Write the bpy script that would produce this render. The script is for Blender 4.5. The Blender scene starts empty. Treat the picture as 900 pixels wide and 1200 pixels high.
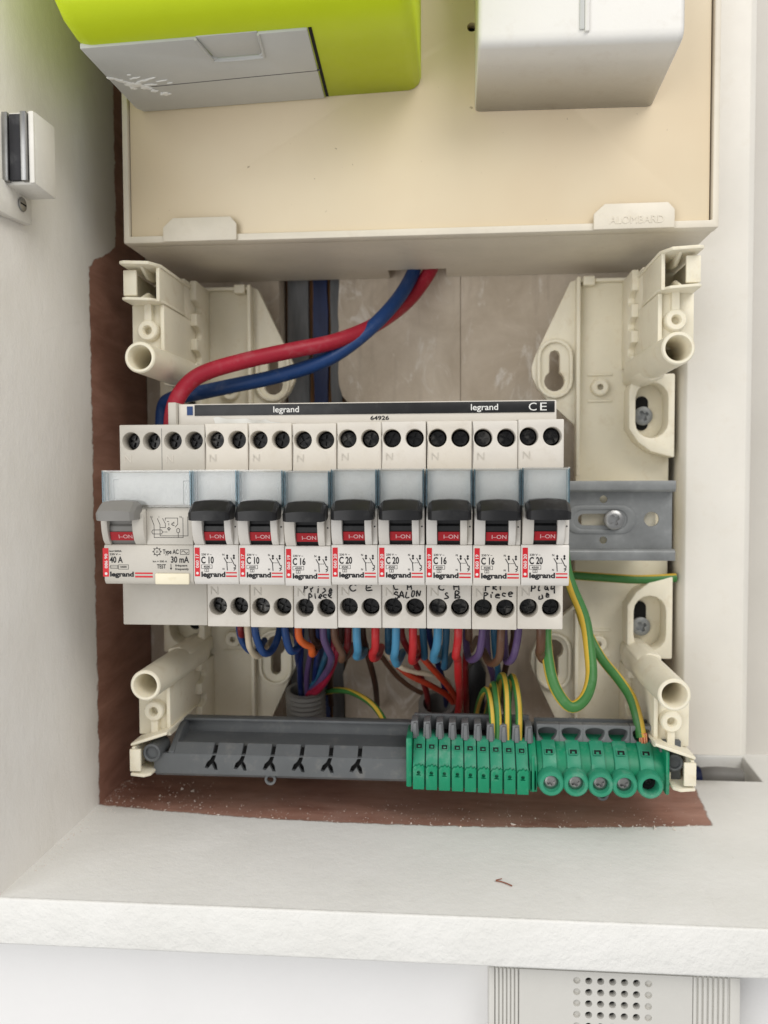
import bpy, bmesh, math, random
from mathutils import Vector, Matrix
from mathutils.geometry import delaunay_2d_cdt
random.seed(7)
S = 0.001                      # everything below is written in millimetres
scene = bpy.context.scene
COL = scene.collection

# ------------------------------------------------------------------ camera
CAMP = Vector((134.59, -365.47, 19.72)); YAW, PITCH, ROLL, FPX = 0.0849, 0.0431, -0.0042, 959.6
_f = Vector((-math.sin(YAW)*math.cos(PITCH), math.cos(YAW)*math.cos(PITCH), -math.sin(PITCH)))
_r = Vector((math.cos(YAW), math.sin(YAW), 0)); _u = _r.cross(_f)
_r, _u = math.cos(ROLL)*_r+math.sin(ROLL)*_u, -math.sin(ROLL)*_r+math.cos(ROLL)*_u
cam = bpy.data.cameras.new('camera'); camo = bpy.data.objects.new('camera', cam); COL.objects.link(camo)
m = Matrix((_r, _u, -_f)).transposed().to_4x4(); m.translation = CAMP*S
camo.matrix_world = m
cam.sensor_fit = 'VERTICAL'; cam.sensor_height = 36.0; cam.lens = FPX/1200*36.0
cam.clip_start = 0.01; cam.clip_end = 50
cam.dof.use_dof = True; cam.dof.focus_distance = 0.312; cam.dof.aperture_fstop = 11.0
scene.camera = camo

def at(px, py, Y):             # a photo position at a known depth -> millimetres
    d = _f + _r*((px-450)/FPX) + _u*((600-py)/FPX)
    return CAMP + d*((Y-CAMP.y)/d.y)

# ------------------------------------------------------------------ light
w = bpy.data.worlds.new('World'); scene.world = w; w.use_nodes = True
w.node_tree.nodes['Background'].inputs[0].default_value = (0.985, 0.99, 1.0, 1)
w.node_tree.nodes['Background'].inputs[1].default_value = 0.54
def area(name, loc, target, size, energy, color):
    l = bpy.data.lights.new(name, 'AREA'); l.shape = 'RECTANGLE'; l.size, l.size_y = size
    l.energy = energy; l.color = color
    o = bpy.data.objects.new(name, l); COL.objects.link(o); o.location = loc
    o.rotation_euler = (Vector(target)-Vector(loc)).to_track_quat('-Z', 'Y').to_euler()
area('window_light', (-0.70, -1.30, 0.05), (0.12, 0, 0.0), (1.0, 1.6), 13, (1.0, 0.99, 0.975))
area('fill_light', (0.75, -0.95, 1.05), (0.1, 0, -0.05), (0.9, 0.9), 14, (1.0, 0.965, 0.92))  # added fill lamp from the upper right, lifts the shelf and left wall
vs = scene.view_settings
vs.view_transform = 'Standard'; vs.look = 'None'; vs.exposure = -0.10; vs.gamma = 1.0; vs.use_curve_mapping = False
try: scene.cycles.max_bounces = 10; scene.cycles.transparent_max_bounces = 12
except Exception: pass

# ------------------------------------------------------------------ materials
def srgb(r, g, b):
    f = lambda c: (c/255/12.92) if c/255 <= .04045 else ((c/255+.055)/1.055)**2.4
    return (f(r), f(g), f(b), 1)
def newmat(name):
    mt = bpy.data.materials.new(name); mt.use_nodes = True
    return mt, mt.node_tree.nodes, mt.node_tree.links, mt.node_tree.nodes['Principled BSDF']
def math_node(n, l, op, a, b=None, c=None):
    q = n.new('ShaderNodeMath'); q.operation = op
    for i, v in enumerate((a, b, c)):
        if v is None: continue
        if hasattr(v, 'links'): l.new(v, q.inputs[i])
        else: q.inputs[i].default_value = v
    return q.outputs[0]
def noise(n, l, vec, scale, detail=4, rough=.55, dist=0):
    q = n.new('ShaderNodeTexNoise'); q.inputs['Scale'].default_value = scale
    q.inputs['Detail'].default_value = detail; q.inputs['Roughness'].default_value = rough
    q.inputs['Distortion'].default_value = dist
    if vec is not None: l.new(vec, q.inputs['Vector'])
    return q.outputs['Fac']
def ramp(n, l, fac, a, b, ca=(0, 0, 0, 1), cb=(1, 1, 1, 1)):
    q = n.new('ShaderNodeValToRGB'); q.color_ramp.elements[0].position = a; q.color_ramp.elements[1].position = b
    q.color_ramp.elements[0].color = ca; q.color_ramp.elements[1].color = cb
    l.new(fac, q.inputs[0]); return q.outputs[0]
def mix(n, l, fac, a, b, mode='MIX'):
    q = n.new('ShaderNodeMix'); q.data_type = 'RGBA'; q.blend_type = mode
    if hasattr(fac, 'links'): l.new(fac, q.inputs[0])
    else: q.inputs[0].default_value = fac
    for s, v in ((6, a), (7, b)):
        if hasattr(v, 'links'): l.new(v, q.inputs[s])
        else: q.inputs[s].default_value = v
    return q.outputs[2]
def position(n, l, scale=(1, 1, 1)):
    g = n.new('ShaderNodeNewGeometry')
    mp = n.new('ShaderNodeMapping'); mp.inputs['Scale'].default_value = scale
    l.new(g.outputs['Position'], mp.inputs['Vector']); return mp.outputs[0]
def bump(n, l, h, strength, dist, bsdf):
    q = n.new('ShaderNodeBump'); q.inputs['Strength'].default_value = strength; q.inputs['Distance'].default_value = dist
    l.new(h, q.inputs['Height']); l.new(q.outputs[0], bsdf.inputs['Normal'])
def plastic(name, c, rough=.42, var=.10, grime=None, grime_amt=.25, bmp=.06, sss=0, metal=0, spec=.4):
    mt, n, l, b = newmat(name); p = position(n, l)
    lo = tuple(x*(1-var) for x in c[:3])+(1,); hi = tuple(min(1, x*(1+var*.5)) for x in c[:3])+(1,)
    col = ramp(n, l, noise(n, l, p, 60, 5, .6), .3, .7, lo, hi)
    if grime:
        gm = ramp(n, l, noise(n, l, p, 120, 7, .68), .54, .74)
        col = mix(n, l, math_node(n, l, 'MULTIPLY', gm, grime_amt), col, grime)
    if name.startswith('breaker'):
        oi = n.new('ShaderNodeObjectInfo'); col = mix(n, l, math_node(n, l, 'MULTIPLY', oi.outputs['Random'], .4), col, srgb(208, 199, 182))
    l.new(col, b.inputs['Base Color'])
    rr = n.new('ShaderNodeMapRange'); rr.inputs['To Min'].default_value = rough-.08; rr.inputs['To Max'].default_value = rough+.12
    l.new(noise(n, l, p, 180, 5, .6), rr.inputs['Value']); l.new(rr.outputs[0], b.inputs['Roughness'])
    b.inputs['Metallic'].default_value = metal; b.inputs['Specular IOR Level'].default_value = spec
    if bmp: bump(n, l, noise(n, l, p, 900, 3), bmp, .0003, b)
    if sss:
        b.inputs['Subsurface Weight'].default_value = sss; b.inputs['Subsurface Radius'].default_value = (1, .8, .5)
        b.inputs['Subsurface Scale'].default_value = .002
    return mt
def flat(name, c, rough=.5):
    mt, n, l, b = newmat(name); b.inputs['Base Color'].default_value = c; b.inputs['Roughness'].default_value = rough
    b.inputs['Specular IOR Level'].default_value = .3
    return mt
M = {}
M['ivory'] = plastic('ivory_plastic', srgb(232, 225, 204), .38, .06, srgb(196, 178, 146), .45, sss=.08)
M['tray_ivory'] = plastic('meter_tray_plastic', srgb(222, 214, 198), .42, .07, srgb(170, 158, 138), .25)
M['breaker'] = plastic('breaker_plastic', srgb(214, 209, 201), .42, .06, srgb(164, 152, 134), .34, bmp=.05)
M['breaker_face'] = plastic('breaker_face_plastic', srgb(218, 214, 208), .38, .04, srgb(180, 172, 160), .15, bmp=.04)
M['rcd_body'] = plastic('differential_plastic', srgb(196, 191, 181), .42, .05, srgb(160, 152, 138), .22, bmp=.05)
M['black'] = plastic('black_plastic', (.010, .010, .011, 1), .36, .3, (.08, .08, .076, 1), .22)
M['screw_black'] = plastic('blackened_screw', (.012, .012, .013, 1), .30, .3, (.30, .29, .27, 1), .6, metal=.4)
M['grey_toggle'] = plastic('grey_toggle_plastic', srgb(128, 126, 122), .45, .08)
M['red'] = flat('red_print', srgb(205, 34, 44), .45)
M['dark_red'] = plastic('red_indicator', srgb(165, 18, 30), .4, .08)
M['ink'] = flat('black_print', (.012, .012, .014, 1), .6)
M['grey_ink'] = flat('grey_print', (.10, .10, .10, 1), .6)
M['white_ink'] = flat('white_print', (.72, .72, .70, 1), .6)
M['faded_white'] = flat('faded_white_print', srgb(216, 170, 170), .6)
M['marker'] = flat('felt_marker', (.012, .012, .014, 1), .5)
M['paper'] = plastic('label_paper', srgb(226, 226, 222), .7, .03, srgb(190, 186, 172), .3)
M['cream'] = plastic('cream_button', srgb(235, 226, 200), .4, .04)
M['tray_grey'] = plastic('grey_tray_plastic', srgb(92, 95, 97), .46, .12, srgb(140, 136, 128), .35)
M['prong_grey'] = plastic('grey_prong_plastic', srgb(112, 114, 116), .46, .1, srgb(150, 148, 142), .25)
M['green'] = plastic('green_plastic', srgb(14, 132, 94), .36, .12, srgb(120, 160, 142), .45)
M['green_light'] = plastic('green_plastic_top', srgb(48, 142, 110), .42, .1, srgb(140, 170, 155), .5)
M['lime'] = plastic('lime_plastic', srgb(204, 224, 22), .42, .03, bmp=.12)
M['cover_grey'] = plastic('meter_cover_grey', srgb(196, 197, 194), .45, .03, srgb(200, 200, 196), .2, bmp=.1)
M['white_box'] = plastic('white_abs', srgb(226, 224, 219), .38, .03, srgb(190, 180, 165), .25, bmp=.08)
M['latch'] = plastic('latch_plastic', srgb(225, 222, 214), .4, .04, srgb(240, 238, 232), .5)
M['magnet'] = plastic('magnet_ferrite', (.018, .018, .022, 1), .5, .2, (.3, .3, .3, 1), .25)
M['steel'] = plastic('bright_steel', (.36, .36, .355, 1), .34, .3, (.2, .2, .2, 1), .4, metal=1)
M['zinc'] = plastic('zinc_rail', (.27, .28, .28, 1), .5, .25, (.34, .35, .35, 1), .5, metal=.55, bmp=.12)
M['splash'] = plastic('dried_paint', srgb(240, 240, 236), .5, .02)
M['trunk'] = plastic('trunking_pvc', srgb(230, 226, 217), .40, .04, srgb(200, 190, 172), .2)
M['intercom'] = plastic('intercom_plastic', srgb(208, 206, 200), .5, .03, bmp=.15)
M['conduit'] = plastic('conduit_grey', srgb(120, 118, 114), .5, .12, srgb(150, 146, 140), .4)
M['dust'] = plastic('plaster_dust', srgb(226, 216, 206), .9, .05)
M['splinter'] = plastic('wood_splinter', srgb(150, 96, 76), .8, .2)
M['copper'] = plastic('copper', (.75, .32, .18, 1), .3, .2, metal=1)
M['dark'] = flat('recess_shade', (.01, .01, .01, 1), .8)  # flat black in place of the shade inside holes, slots and gaps
WIRE = {}  # insulation colours darkened to stand in for shade under the breakers
for k, c in dict(red=(158, 22, 46), blue=(18, 58, 112), lightblue=(66, 132, 168), brightred=(182, 32, 36), orange=(205, 92, 34),
                 brown=(96, 66, 48), darkbrown=(58, 36, 26), purple=(84, 64, 104), cream=(205, 190, 165), navy=(16, 34, 84), teal=(34, 82, 110),
                 crimson=(140, 22, 52), rust=(178, 60, 34), wgreen=(58, 116, 56), wyellow=(206, 172, 62), darkred=(120, 22, 26)).items():
    WIRE[k] = plastic('wire_'+k, srgb(*c), .44, .16, tuple(x*.5+.13 for x in srgb(*c)[:3])+(1,), .4, bmp=.06)
def clear_mat(tint):
    mt, n, l, b = newmat('clear_plastic'); out = n['Material Output']
    t = n.new('ShaderNodeBsdfTransparent'); t.inputs[0].default_value = tint
    g = n.new('ShaderNodeBsdfGlossy'); g.inputs['Roughness'].default_value = .12; g.inputs[0].default_value = (1, 1, 1, 1)
    fr = n.new('ShaderNodeFresnel'); fr.inputs[0].default_value = 1.5
    ms = n.new('ShaderNodeMixShader'); l.new(fr.outputs[0], ms.inputs[0]); l.new(t.outputs[0], ms.inputs[1]); l.new(g.outputs[0], ms.inputs[2])
    d = n.new('ShaderNodeBsdfDiffuse'); d.inputs[0].default_value = (.72, .77, .79, 1)
    ms2 = n.new('ShaderNodeMixShader')
    p = position(n, l); dm = math_node(n, l, 'MULTIPLY', ramp(n, l, noise(n, l, p, 260, 6, .7), .45, .9), .10)
    l.new(dm, ms2.inputs[0]); l.new(ms.outputs[0], ms2.inputs[1]); l.new(d.outputs[0], ms2.inputs[2])
    l.new(ms2.outputs[0], out.inputs[0]); n.remove(b); return mt
M['clear'] = clear_mat((.985, .99, .992, 1)); M['clear_edge'] = clear_mat((.70, .81, .86, 1))
def panel_mat():
    mt, n, l, b = newmat('meter_panel_board'); p = position(n, l)
    c = ramp(n, l, noise(n, l, p, 9, 4, .6), .3, .72, srgb(219, 201, 171), srgb(226, 212, 184))
    specks = ramp(n, l, noise(n, l, p, 420, 2, .5), .76, .80)
    c = mix(n, l, math_node(n, l, 'MULTIPLY', specks, .55), c, srgb(120, 95, 66))
    l.new(c, b.inputs['Base Color']); b.inputs['Roughness'].default_value = .42; b.inputs['Specular IOR Level'].default_value = .35
    bump(n, l, noise(n, l, p, 700, 2), .05, .0004, b); return mt
M['panel'] = panel_mat()
def board_mat():
    mt, n, l, b = newmat('old_board'); p = position(n, l)
    c = ramp(n, l, noise(n, l, p, 28, 6, .65, .5), .32, .7, srgb(188, 174, 155), srgb(218, 206, 189))
    pl = ramp(n, l, noise(n, l, position(n, l, (1, 1, .55)), 75, 8, .7, 1.2), .55, .72)
    c = mix(n, l, math_node(n, l, 'MULTIPLY', pl, .95), c, srgb(236, 231, 223))
    st = ramp(n, l, noise(n, l, position(n, l, (1, 1, .12)), 160, 4, .6), .55, .75)
    c = mix(n, l, math_node(n, l, 'MULTIPLY', st, .25), c, srgb(110, 92, 76))
    l.new(c, b.inputs['Base Color']); b.inputs['Roughness'].default_value = .75
    bump(n, l, noise(n, l, p, 260, 8, .7), .4, .0012, b); return mt
M['board'] = board_mat()
def streaky(name, a, c2, rough=.6):
    mt, n, l, b = newmat(name); p = position(n, l, (1, 1, .15))
    l.new(ramp(n, l, noise(n, l, p, 220, 6, .65), .3, .7, a, c2), b.inputs['Base Color']); b.inputs['Roughness'].default_value = rough
    bump(n, l, noise(n, l, p, 300, 5), .3, .0006, b); return mt
M['strip_grey'] = streaky('bluish_grey_paint', srgb(100, 104, 108), srgb(134, 136, 138))
M['strip_blue'] = streaky('dark_blue_paint', srgb(24, 38, 78), srgb(40, 60, 112), .5)
M['strip_brown'] = streaky('bare_brown_edge', srgb(140, 100, 66), srgb(180, 130, 84), .8)
def white_wall():
    mt, n, l, b = newmat('white_wall_paint'); p = position(n, l)
    l.new(ramp(n, l, noise(n, l, p, 14, 4), .3, .7, srgb(230, 229, 228), srgb(236, 235, 234)), b.inputs['Base Color'])
    b.inputs['Roughness'].default_value = .6; bump(n, l, noise(n, l, p, 260, 4, .6), .10, .001, b); return mt
M['wall'] = white_wall()
def back_wall_mat():
    mt, n, l, b = newmat('shaded_wall_paint'); p = position(n, l)  # white wall darkened in its colour for the shadow beside the trunking
    l.new(ramp(n, l, noise(n, l, p, 14, 4), .3, .7, srgb(208, 204, 196), srgb(218, 214, 207)), b.inputs['Base Color'])
    b.inputs['Roughness'].default_value = .6; bump(n, l, noise(n, l, p, 200, 4, .6), .12, .001, b); return mt
M['back'] = back_wall_mat()
def painted_wood(name, kind):
    """White roller paint stopping at a ragged edge over bare reddish-brown hardboard."""
    mt, n, l, b = newmat(name); p = position(n, l)
    sx = n.new('ShaderNodeSeparateXYZ'); l.new(p, sx.inputs[0]); X, Y, Z = sx.outputs
    rag = math_node(n, l, 'MULTIPLY', math_node(n, l, 'SUBTRACT', noise(n, l, p, 170, 8, .75), .5), .008)
    if kind == 'wall':
        mr = n.new('ShaderNodeMapRange'); mr.interpolation_type = 'SMOOTHSTEP'
        mr.inputs['From Min'].default_value = .113; mr.inputs['From Max'].default_value = .134
        mr.inputs['To Min'].default_value = -.0042; mr.inputs['To Max'].default_value = .026
        l.new(Z, mr.inputs['Value'])
        d = math_node(n, l, 'SUBTRACT', math_node(n, l, 'SUBTRACT', mr.outputs[0], Y), rag)   # >0 painted
    else:
        q = math_node(n, l, 'SUBTRACT', X, .115); q = math_node(n, l, 'MULTIPLY', math_node(n, l, 'MULTIPLY', q, q), .55)
        d1 = math_node(n, l, 'SUBTRACT', math_node(n, l, 'ADD', q, -.0170), Y)
        d2 = math_node(n, l, 'SUBTRACT', X, math_node(n, l, 'ADD', .2460, math_node(n, l, 'MULTIPLY', Y, .12)))
        d = math_node(n, l, 'SUBTRACT', math_node(n, l, 'MAXIMUM', d1, d2), math_node(n, l, 'MULTIPLY', rag, .55))
    mask = math_node(n, l, 'MULTIPLY', d, 1100.); mask.node.use_clamp = True
    wp = position(n, l, (1, .2, 1) if kind == 'wall' else (.25, 1, 1))
    wood = ramp(n, l, noise(n, l, wp, 120, 7, .7, .6), .28, .75, srgb(134, 92, 78), srgb(182, 138, 121))
    if kind == 'shelf':
        du = ramp(n, l, noise(n, l, p, 340, 8, .75), .60, .72)
        du2 = ramp(n, l, noise(n, l, p, 40, 4, .6), .45, .7)
        wood = mix(n, l, math_node(n, l, 'MULTIPLY', math_node(n, l, 'MULTIPLY', du, du2), .7), wood, srgb(200, 178, 168))
        hz = ramp(n, l, noise(n, l, p, 55, 6, .7), .42, .75)
        wood = mix(n, l, math_node(n, l, 'MULTIPLY', hz, .40), wood, srgb(176, 146, 134))
    pc = ramp(n, l, noise(n, l, p, 24, 5, .6), .3, .7, srgb(224, 223, 218) if kind == 'shelf' else srgb(234, 230, 223), srgb(233, 232, 228) if kind == 'shelf' else srgb(240, 237, 232))
    dirt = ramp(n, l, noise(n, l, p, 210, 5, .7), .70, .78)
    pc = mix(n, l, math_node(n, l, 'MULTIPLY', dirt, .3), pc, srgb(150, 140, 126))
    sm = ramp(n, l, noise(n, l, position(n, l, (1, .5, 1)), 34, 6, .7, .8), .64, .80)
    pc = mix(n, l, math_node(n, l, 'MULTIPLY', sm, .14), pc, srgb(150, 142, 130))
    l.new(mix(n, l, mask, wood, pc), b.inputs['Base Color'])
    rr = n.new('ShaderNodeMapRange'); rr.inputs['To Min'].default_value = .42; rr.inputs['To Max'].default_value = .56
    l.new(mask, rr.inputs['Value']); l.new(rr.outputs[0], b.inputs['Roughness'])
    lump = noise(n, l, position(n, l, (1, 1, .6)) if kind == 'wall' else p, 150 if kind == 'wall' else 210, 5, .55); fine = noise(n, l, p, 900, 3, .6)
    h = math_node(n, l, 'ADD', math_node(n, l, 'MULTIPLY', lump, .8), math_node(n, l, 'MULTIPLY', fine, .25))
    if kind == 'shelf':     # heavier roller stipple on the front edge of the board
        fm = n.new('ShaderNodeMapRange'); fm.inputs['From Min'].default_value = -.0890; fm.inputs['From Max'].default_value = -.0902
        fm.inputs['To Min'].default_value = .9; fm.inputs['To Max'].default_value = 2.8; l.new(Y, fm.inputs['Value'])
        h = math_node(n, l, 'MULTIPLY', h, fm.outputs[0])
    h = math_node(n, l, 'ADD', math_node(n, l, 'MULTIPLY', mask, .9), math_node(n, l, 'MULTIPLY', h, math_node(n, l, 'ADD', math_node(n, l, 'MULTIPLY', mask, .75), .25)))
    bump(n, l, h, .5, .0008, b); return mt
M['side_wall'] = painted_wood('painted_side_wall', 'wall')
M['shelf'] = painted_wood('painted_shelf', 'shelf')

# ------------------------------------------------------------------ mesh helpers
def inside(p, poly):
    c = False; j = len(poly)-1
    for i in range(len(poly)):
        a, b = poly[i], poly[j]
        if (a[1] > p[1]) != (b[1] > p[1]) and p[0] < (b[0]-a[0])*(p[1]-a[1])/(b[1]-a[1])+a[0]: c = not c
        j = i
    return c
class MB:
    def __init__(self): self.v = []; self.f = []; self.mi = []; self.cur = 0
    def add(self, vs, fs, mi=None):
        o = len(self.v); self.v += [Vector(p) for p in vs]; self.f += [tuple(i+o for i in q) for q in fs]
        self.mi += [self.cur if mi is None else mi]*len(fs); return self
    def box(self, x0, x1, y0, y1, z0, z1):
        return self.add([(x0,y0,z0),(x1,y0,z0),(x1,y1,z0),(x0,y1,z0),(x0,y0,z1),(x1,y0,z1),(x1,y1,z1),(x0,y1,z1)],
                        [(0,3,2,1),(4,5,6,7),(0,1,5,4),(1,2,6,5),(2,3,7,6),(3,0,4,7)])
    def prism(self, poly, a0, a1, axis='x', holes=()):
        """poly: 2-D outline. axis x -> (y,z); y -> (x,z); z -> (x,y)"""
        def P(p, a): return {'x': (a, p[0], p[1]), 'y': (p[0], a, p[1]), 'z': (p[0], p[1], a)}[axis]
        loops = [list(poly)]+[list(h) for h in holes]
        def area2(q): return sum(q[i][0]*q[(i+1) % len(q)][1]-q[(i+1) % len(q)][0]*q[i][1] for i in range(len(q)))
        loops = [q if area2(q) > 0 else q[::-1] for q in loops[:1]]+[q if area2(q) < 0 else q[::-1] for q in loops[1:]]
        flip = (axis == 'y')
        if a1 < a0: a0, a1 = a1, a0
        pts = []; edges = []
        for q in loops:
            o = len(pts); pts += [Vector(p) for p in q]; edges += [(o+i, o+(i+1) % len(q)) for i in range(len(q))]
        if len(loops) == 1:
            fs = [tuple(range(len(pts)))]; pv = pts
        else:
            pv, _, fs, _, _, _ = delaunay_2d_cdt(pts, edges, [], 0, 1e-6)
            fs = [q for q in fs if inside(sum((pv[i] for i in q), Vector((0, 0)))/len(q), loops[0]) and not any(inside(sum((pv[i] for i in q), Vector((0, 0)))/len(q), h) for h in loops[1:])]
        n = len(pv)
        fs2 = []
        for q in fs:
            a = sum(pv[q[i]][0]*pv[q[(i+1) % len(q)]][1]-pv[q[(i+1) % len(q)]][0]*pv[q[i]][1] for i in range(len(q)))
            fs2.append(tuple(q) if a > 0 else tuple(q)[::-1])
        V = [P(p, a1) for p in pv]+[P(p, a0) for p in pv]
        F = [q for q in fs2]+[tuple(i+n for i in q[::-1]) for q in fs2]
        if flip: F = [q[::-1] for q in F]
        self.add(V, F)
        for q in loops:
            k = len(q); VV = [P(p, a1) for p in q]+[P(p, a0) for p in q]
            FF = [(i, i+k, (i+1) % k+k, (i+1) % k) for i in range(k)]
            if flip: FF = [g[::-1] for g in FF]
            self.add(VV, FF)
        return self
    def cyl(self, c, r, a0, a1, axis='y', n=24, r2=None):
        r2 = r if r2 is None else r2; V = []
        for a, rr in ((a0, r), (a1, r2)):
            for i in range(n):
                t = 2*math.pi*i/n; p, q = rr*math.cos(t), rr*math.sin(t)
                V.append({'x': (a, c[0]+p, c[1]+q), 'y': (c[0]+p, a, c[1]+q), 'z': (c[0]+p, c[1]+q, a)}[axis])
        F = [(i, (i+1) % n, (i+1) % n+n, i+n) for i in range(n)]+[tuple(range(n))[::-1], tuple(range(n, 2*n))]
        return self.add(V, F)
    def lathe(self, prof, c, axis='y', n=28):
        V = []; k = len(prof)
        for i in range(n):
            t = 2*math.pi*i/n
            for r, a in prof:
                p, q = r*math.cos(t), r*math.sin(t)
                V.append({'x': (a, c[0]+p, c[1]+q), 'y': (c[0]+p, a, c[1]+q), 'z': (c[0]+p, c[1]+q, a)}[axis])
        F = [(i*k+j, ((i+1) % n)*k+j, ((i+1) % n)*k+j+1, i*k+j+1) for i in range(n) for j in range(k-1)]
        return self.add(V, F)
    def sweep(self, pts, r, n=12, stripe=None, twist=0.0, sub=6, phase=0.0):
        P = [Vector(p) for p in pts]
        if sub > 1 and len(P) > 2:
            Q = []
            E = [P[0]*2-P[1]]+P+[P[-1]*2-P[-2]]
            for i in range(1, len(E)-2):
                for j in range(sub):
                    t = j/sub; a, b, c, d = E[i-1:i+3]
                    Q.append(.5*((2*b)+(c-a)*t+(2*a-5*b+4*c-d)*t*t+(3*b-a-3*c+d)*t**3))
            P = Q+[P[-1]]
        T = [(P[min(i+1, len(P)-1)]-P[max(i-1, 0)]).normalized() for i in range(len(P))]
        N = T[0].orthogonal().normalized(); V = []
        for i, p in enumerate(P):
            if i: N = (N-T[i]*N.dot(T[i])).normalized()
            Bn = T[i].cross(N)
            for k in range(n):
                t = 2*math.pi*k/n+twist*i/len(P)+phase; V.append(p+(N*math.cos(t)+Bn*math.sin(t))*r)
        o = len(self.v); self.v += V
        for i in range(len(P)-1):
            for k in range(n):
                self.f.append((o+i*n+k, o+i*n+(k+1) % n, o+(i+1)*n+(k+1) % n, o+(i+1)*n+k))
                self.mi.append((1 if stripe and (k % (n//2)) < stripe else 0) if stripe else self.cur)
        self.f.append(tuple(o+k for k in range(n))[::-1]); self.f.append(tuple(o+(len(P)-1)*n+k for k in range(n))); self.mi += [self.cur]*2
        return self
    def text(self, s, x, z, h, y, align='l', xs=1.0, bold=0.0, rot=0.0, depth=0.0, tilt=0.0, width=None):
        """letters standing in the XZ plane facing -Y, cap height h, baseline at (x,z)"""
        vs, fs, x0, x1 = glyphs(s, bold)
        k = h/0.69
        if width: xs = width/((x1-x0)*k)
        off = {'l': -x0, 'c': -(x0+x1)/2, 'r': -x1}[align]
        V = []
        for a, b2 in vs:
            p, q = (a+off)*k*xs, b2*k
            if rot: p, q = p*math.cos(rot)-q*math.sin(rot), p*math.sin(rot)+q*math.cos(rot)
            V.append((x+p, y+q*math.sin(tilt), z+q*math.cos(tilt)))
        if depth:
            n = len(V); V2 = [(p[0], p[1]-depth, p[2]) for p in V]
            self.add(V2, fs)
            ec = {}
            for f in fs:
                for i in range(len(f)): e = (f[i], f[(i+1) % len(f)]); ec[e] = 1
            side = [(e[0], n+e[0], n+e[1], e[1]) for e in ec if (e[1], e[0]) not in ec]
            return self.add(V2+V, side)
        return self.add(V, fs)
    def line(self, pts, wd, y):
        """flat printed line in the XZ plane"""
        for a, b in zip(pts[:-1], pts[1:]):
            a = Vector((a[0], a[1])); b = Vector((b[0], b[1])); d = (b-a)
            if d.length < 1e-6: continue
            d.normalize(); nn = Vector((-d.y, d.x))*wd/2; a2 = a-d*wd/2; b2 = b+d*wd/2
            q = [a2-nn, b2-nn, b2+nn, a2+nn]; self.add([(p.x, y, p.y) for p in q], [(0, 1, 2, 3)])
        return self
    def rect(self, x0, x1, z0, z1, y): return self.add([(x0, y, z0), (x1, y, z0), (x1, y, z1), (x0, y, z1)], [(0, 1, 2, 3)])
    def frame(self, x0, x1, z0, z1, wd, y): return self.line([(x0, z0), (x1, z0), (x1, z1), (x0, z1), (x0, z0)], wd, y)
    def disc(self, x, z, r, y, n=14): return self.add([(x+r*math.cos(2*math.pi*i/n), y, z+r*math.sin(2*math.pi*i/n)) for i in range(n)], [tuple(range(n))])
    def mesh(self, name, mats, origin=(0, 0, 0), bev=0, seg=2, ang=32, fixn=False, smooth=True):
        o = Vector(origin); me = bpy.data.meshes.new(name)
        me.from_pydata([tuple((p-o)*S) for p in self.v], [], self.f)
        for q in (mats if isinstance(mats, (list, tuple)) else [mats]): me.materials.append(q)
        for p, i in zip(me.polygons, self.mi): p.material_index = i
        bm = bmesh.new(); bm.from_mesh(me)
        if bev:
            bmesh.ops.remove_doubles(bm, verts=bm.verts, dist=1e-6)
            es = [e for e in bm.edges if len(e.link_faces) == 2 and e.calc_face_angle(0) > math.radians(35)]
            bmesh.ops.bevel(bm, geom=es, offset=bev*S, segments=seg, profile=.5, affect='EDGES', clamp_overlap=True)
        elif fixn: bmesh.ops.remove_doubles(bm, verts=bm.verts, dist=1e-6)
        if bev or fixn: bmesh.ops.recalc_face_normals(bm, faces=bm.faces)
        bm.to_mesh(me); bm.free()
        if smooth:
            for p in me.polygons: p.use_smooth = True
            me.set_sharp_from_angle(angle=math.radians(ang))
        return me
    def obj(self, name, mats, parent=None, **kw):
        org = kw.pop('origin', None)
        if org is None: org = tuple(parent['_o']) if parent is not None else (0, 0, 0)
        me = self.mesh(name, mats, org, **kw)
        return link(name, me, parent, org)
_glyph = {}
def glyphs(s, bold):
    key = (s, bold)
    if key in _glyph: return _glyph[key]
    cu = bpy.data.curves.new('t', 'FONT'); cu.body = s; cu.offset = bold; cu.resolution_u = 3; cu.fill_mode = 'FRONT'
    ob = bpy.data.objects.new('t', cu); COL.objects.link(ob)
    dg = bpy.context.evaluated_depsgraph_get(); me = bpy.data.meshes.new_from_object(ob.evaluated_get(dg))
    vs = [(v.co.x, v.co.y) for v in me.vertices]; fs = []
    for p in me.polygons:
        q = list(p.vertices)
        a = sum(vs[q[i]][0]*vs[q[(i+1) % len(q)]][1]-vs[q[(i+1) % len(q)]][0]*vs[q[i]][1] for i in range(len(q)))
        fs.append(tuple(q) if a > 0 else tuple(q[::-1]))
    bpy.data.objects.remove(ob); bpy.data.curves.remove(cu); bpy.data.meshes.remove(me)
    x0 = min(v[0] for v in vs); x1 = max(v[0] for v in vs)
    _glyph[key] = (vs, fs, x0, x1); return _glyph[key]
def link(name, me, parent=None, org=(0, 0, 0)):
    o = bpy.data.objects.new(name, me); COL.objects.link(o)
    if parent is not None: o.parent = parent
    else: o.location = Vector(org)*S
    o['_o'] = tuple(org); return o
def thing(name, label, cat, org, group=None):
    o = bpy.data.objects.new(name, None); COL.objects.link(o); o.empty_display_size = .005
    o.location = Vector(org)*S; o['_o'] = tuple(org); return tag(o, label, cat, group)
def tag(o, label, cat, group=None, kind=None):
    o['label'] = label; o['category'] = cat
    if group: o['group'] = group
    if kind: o['kind'] = kind
    return o
def struct(o, label=None):
    o['kind'] = 'structure'
    if label: o['label'] = label
    return o
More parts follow.
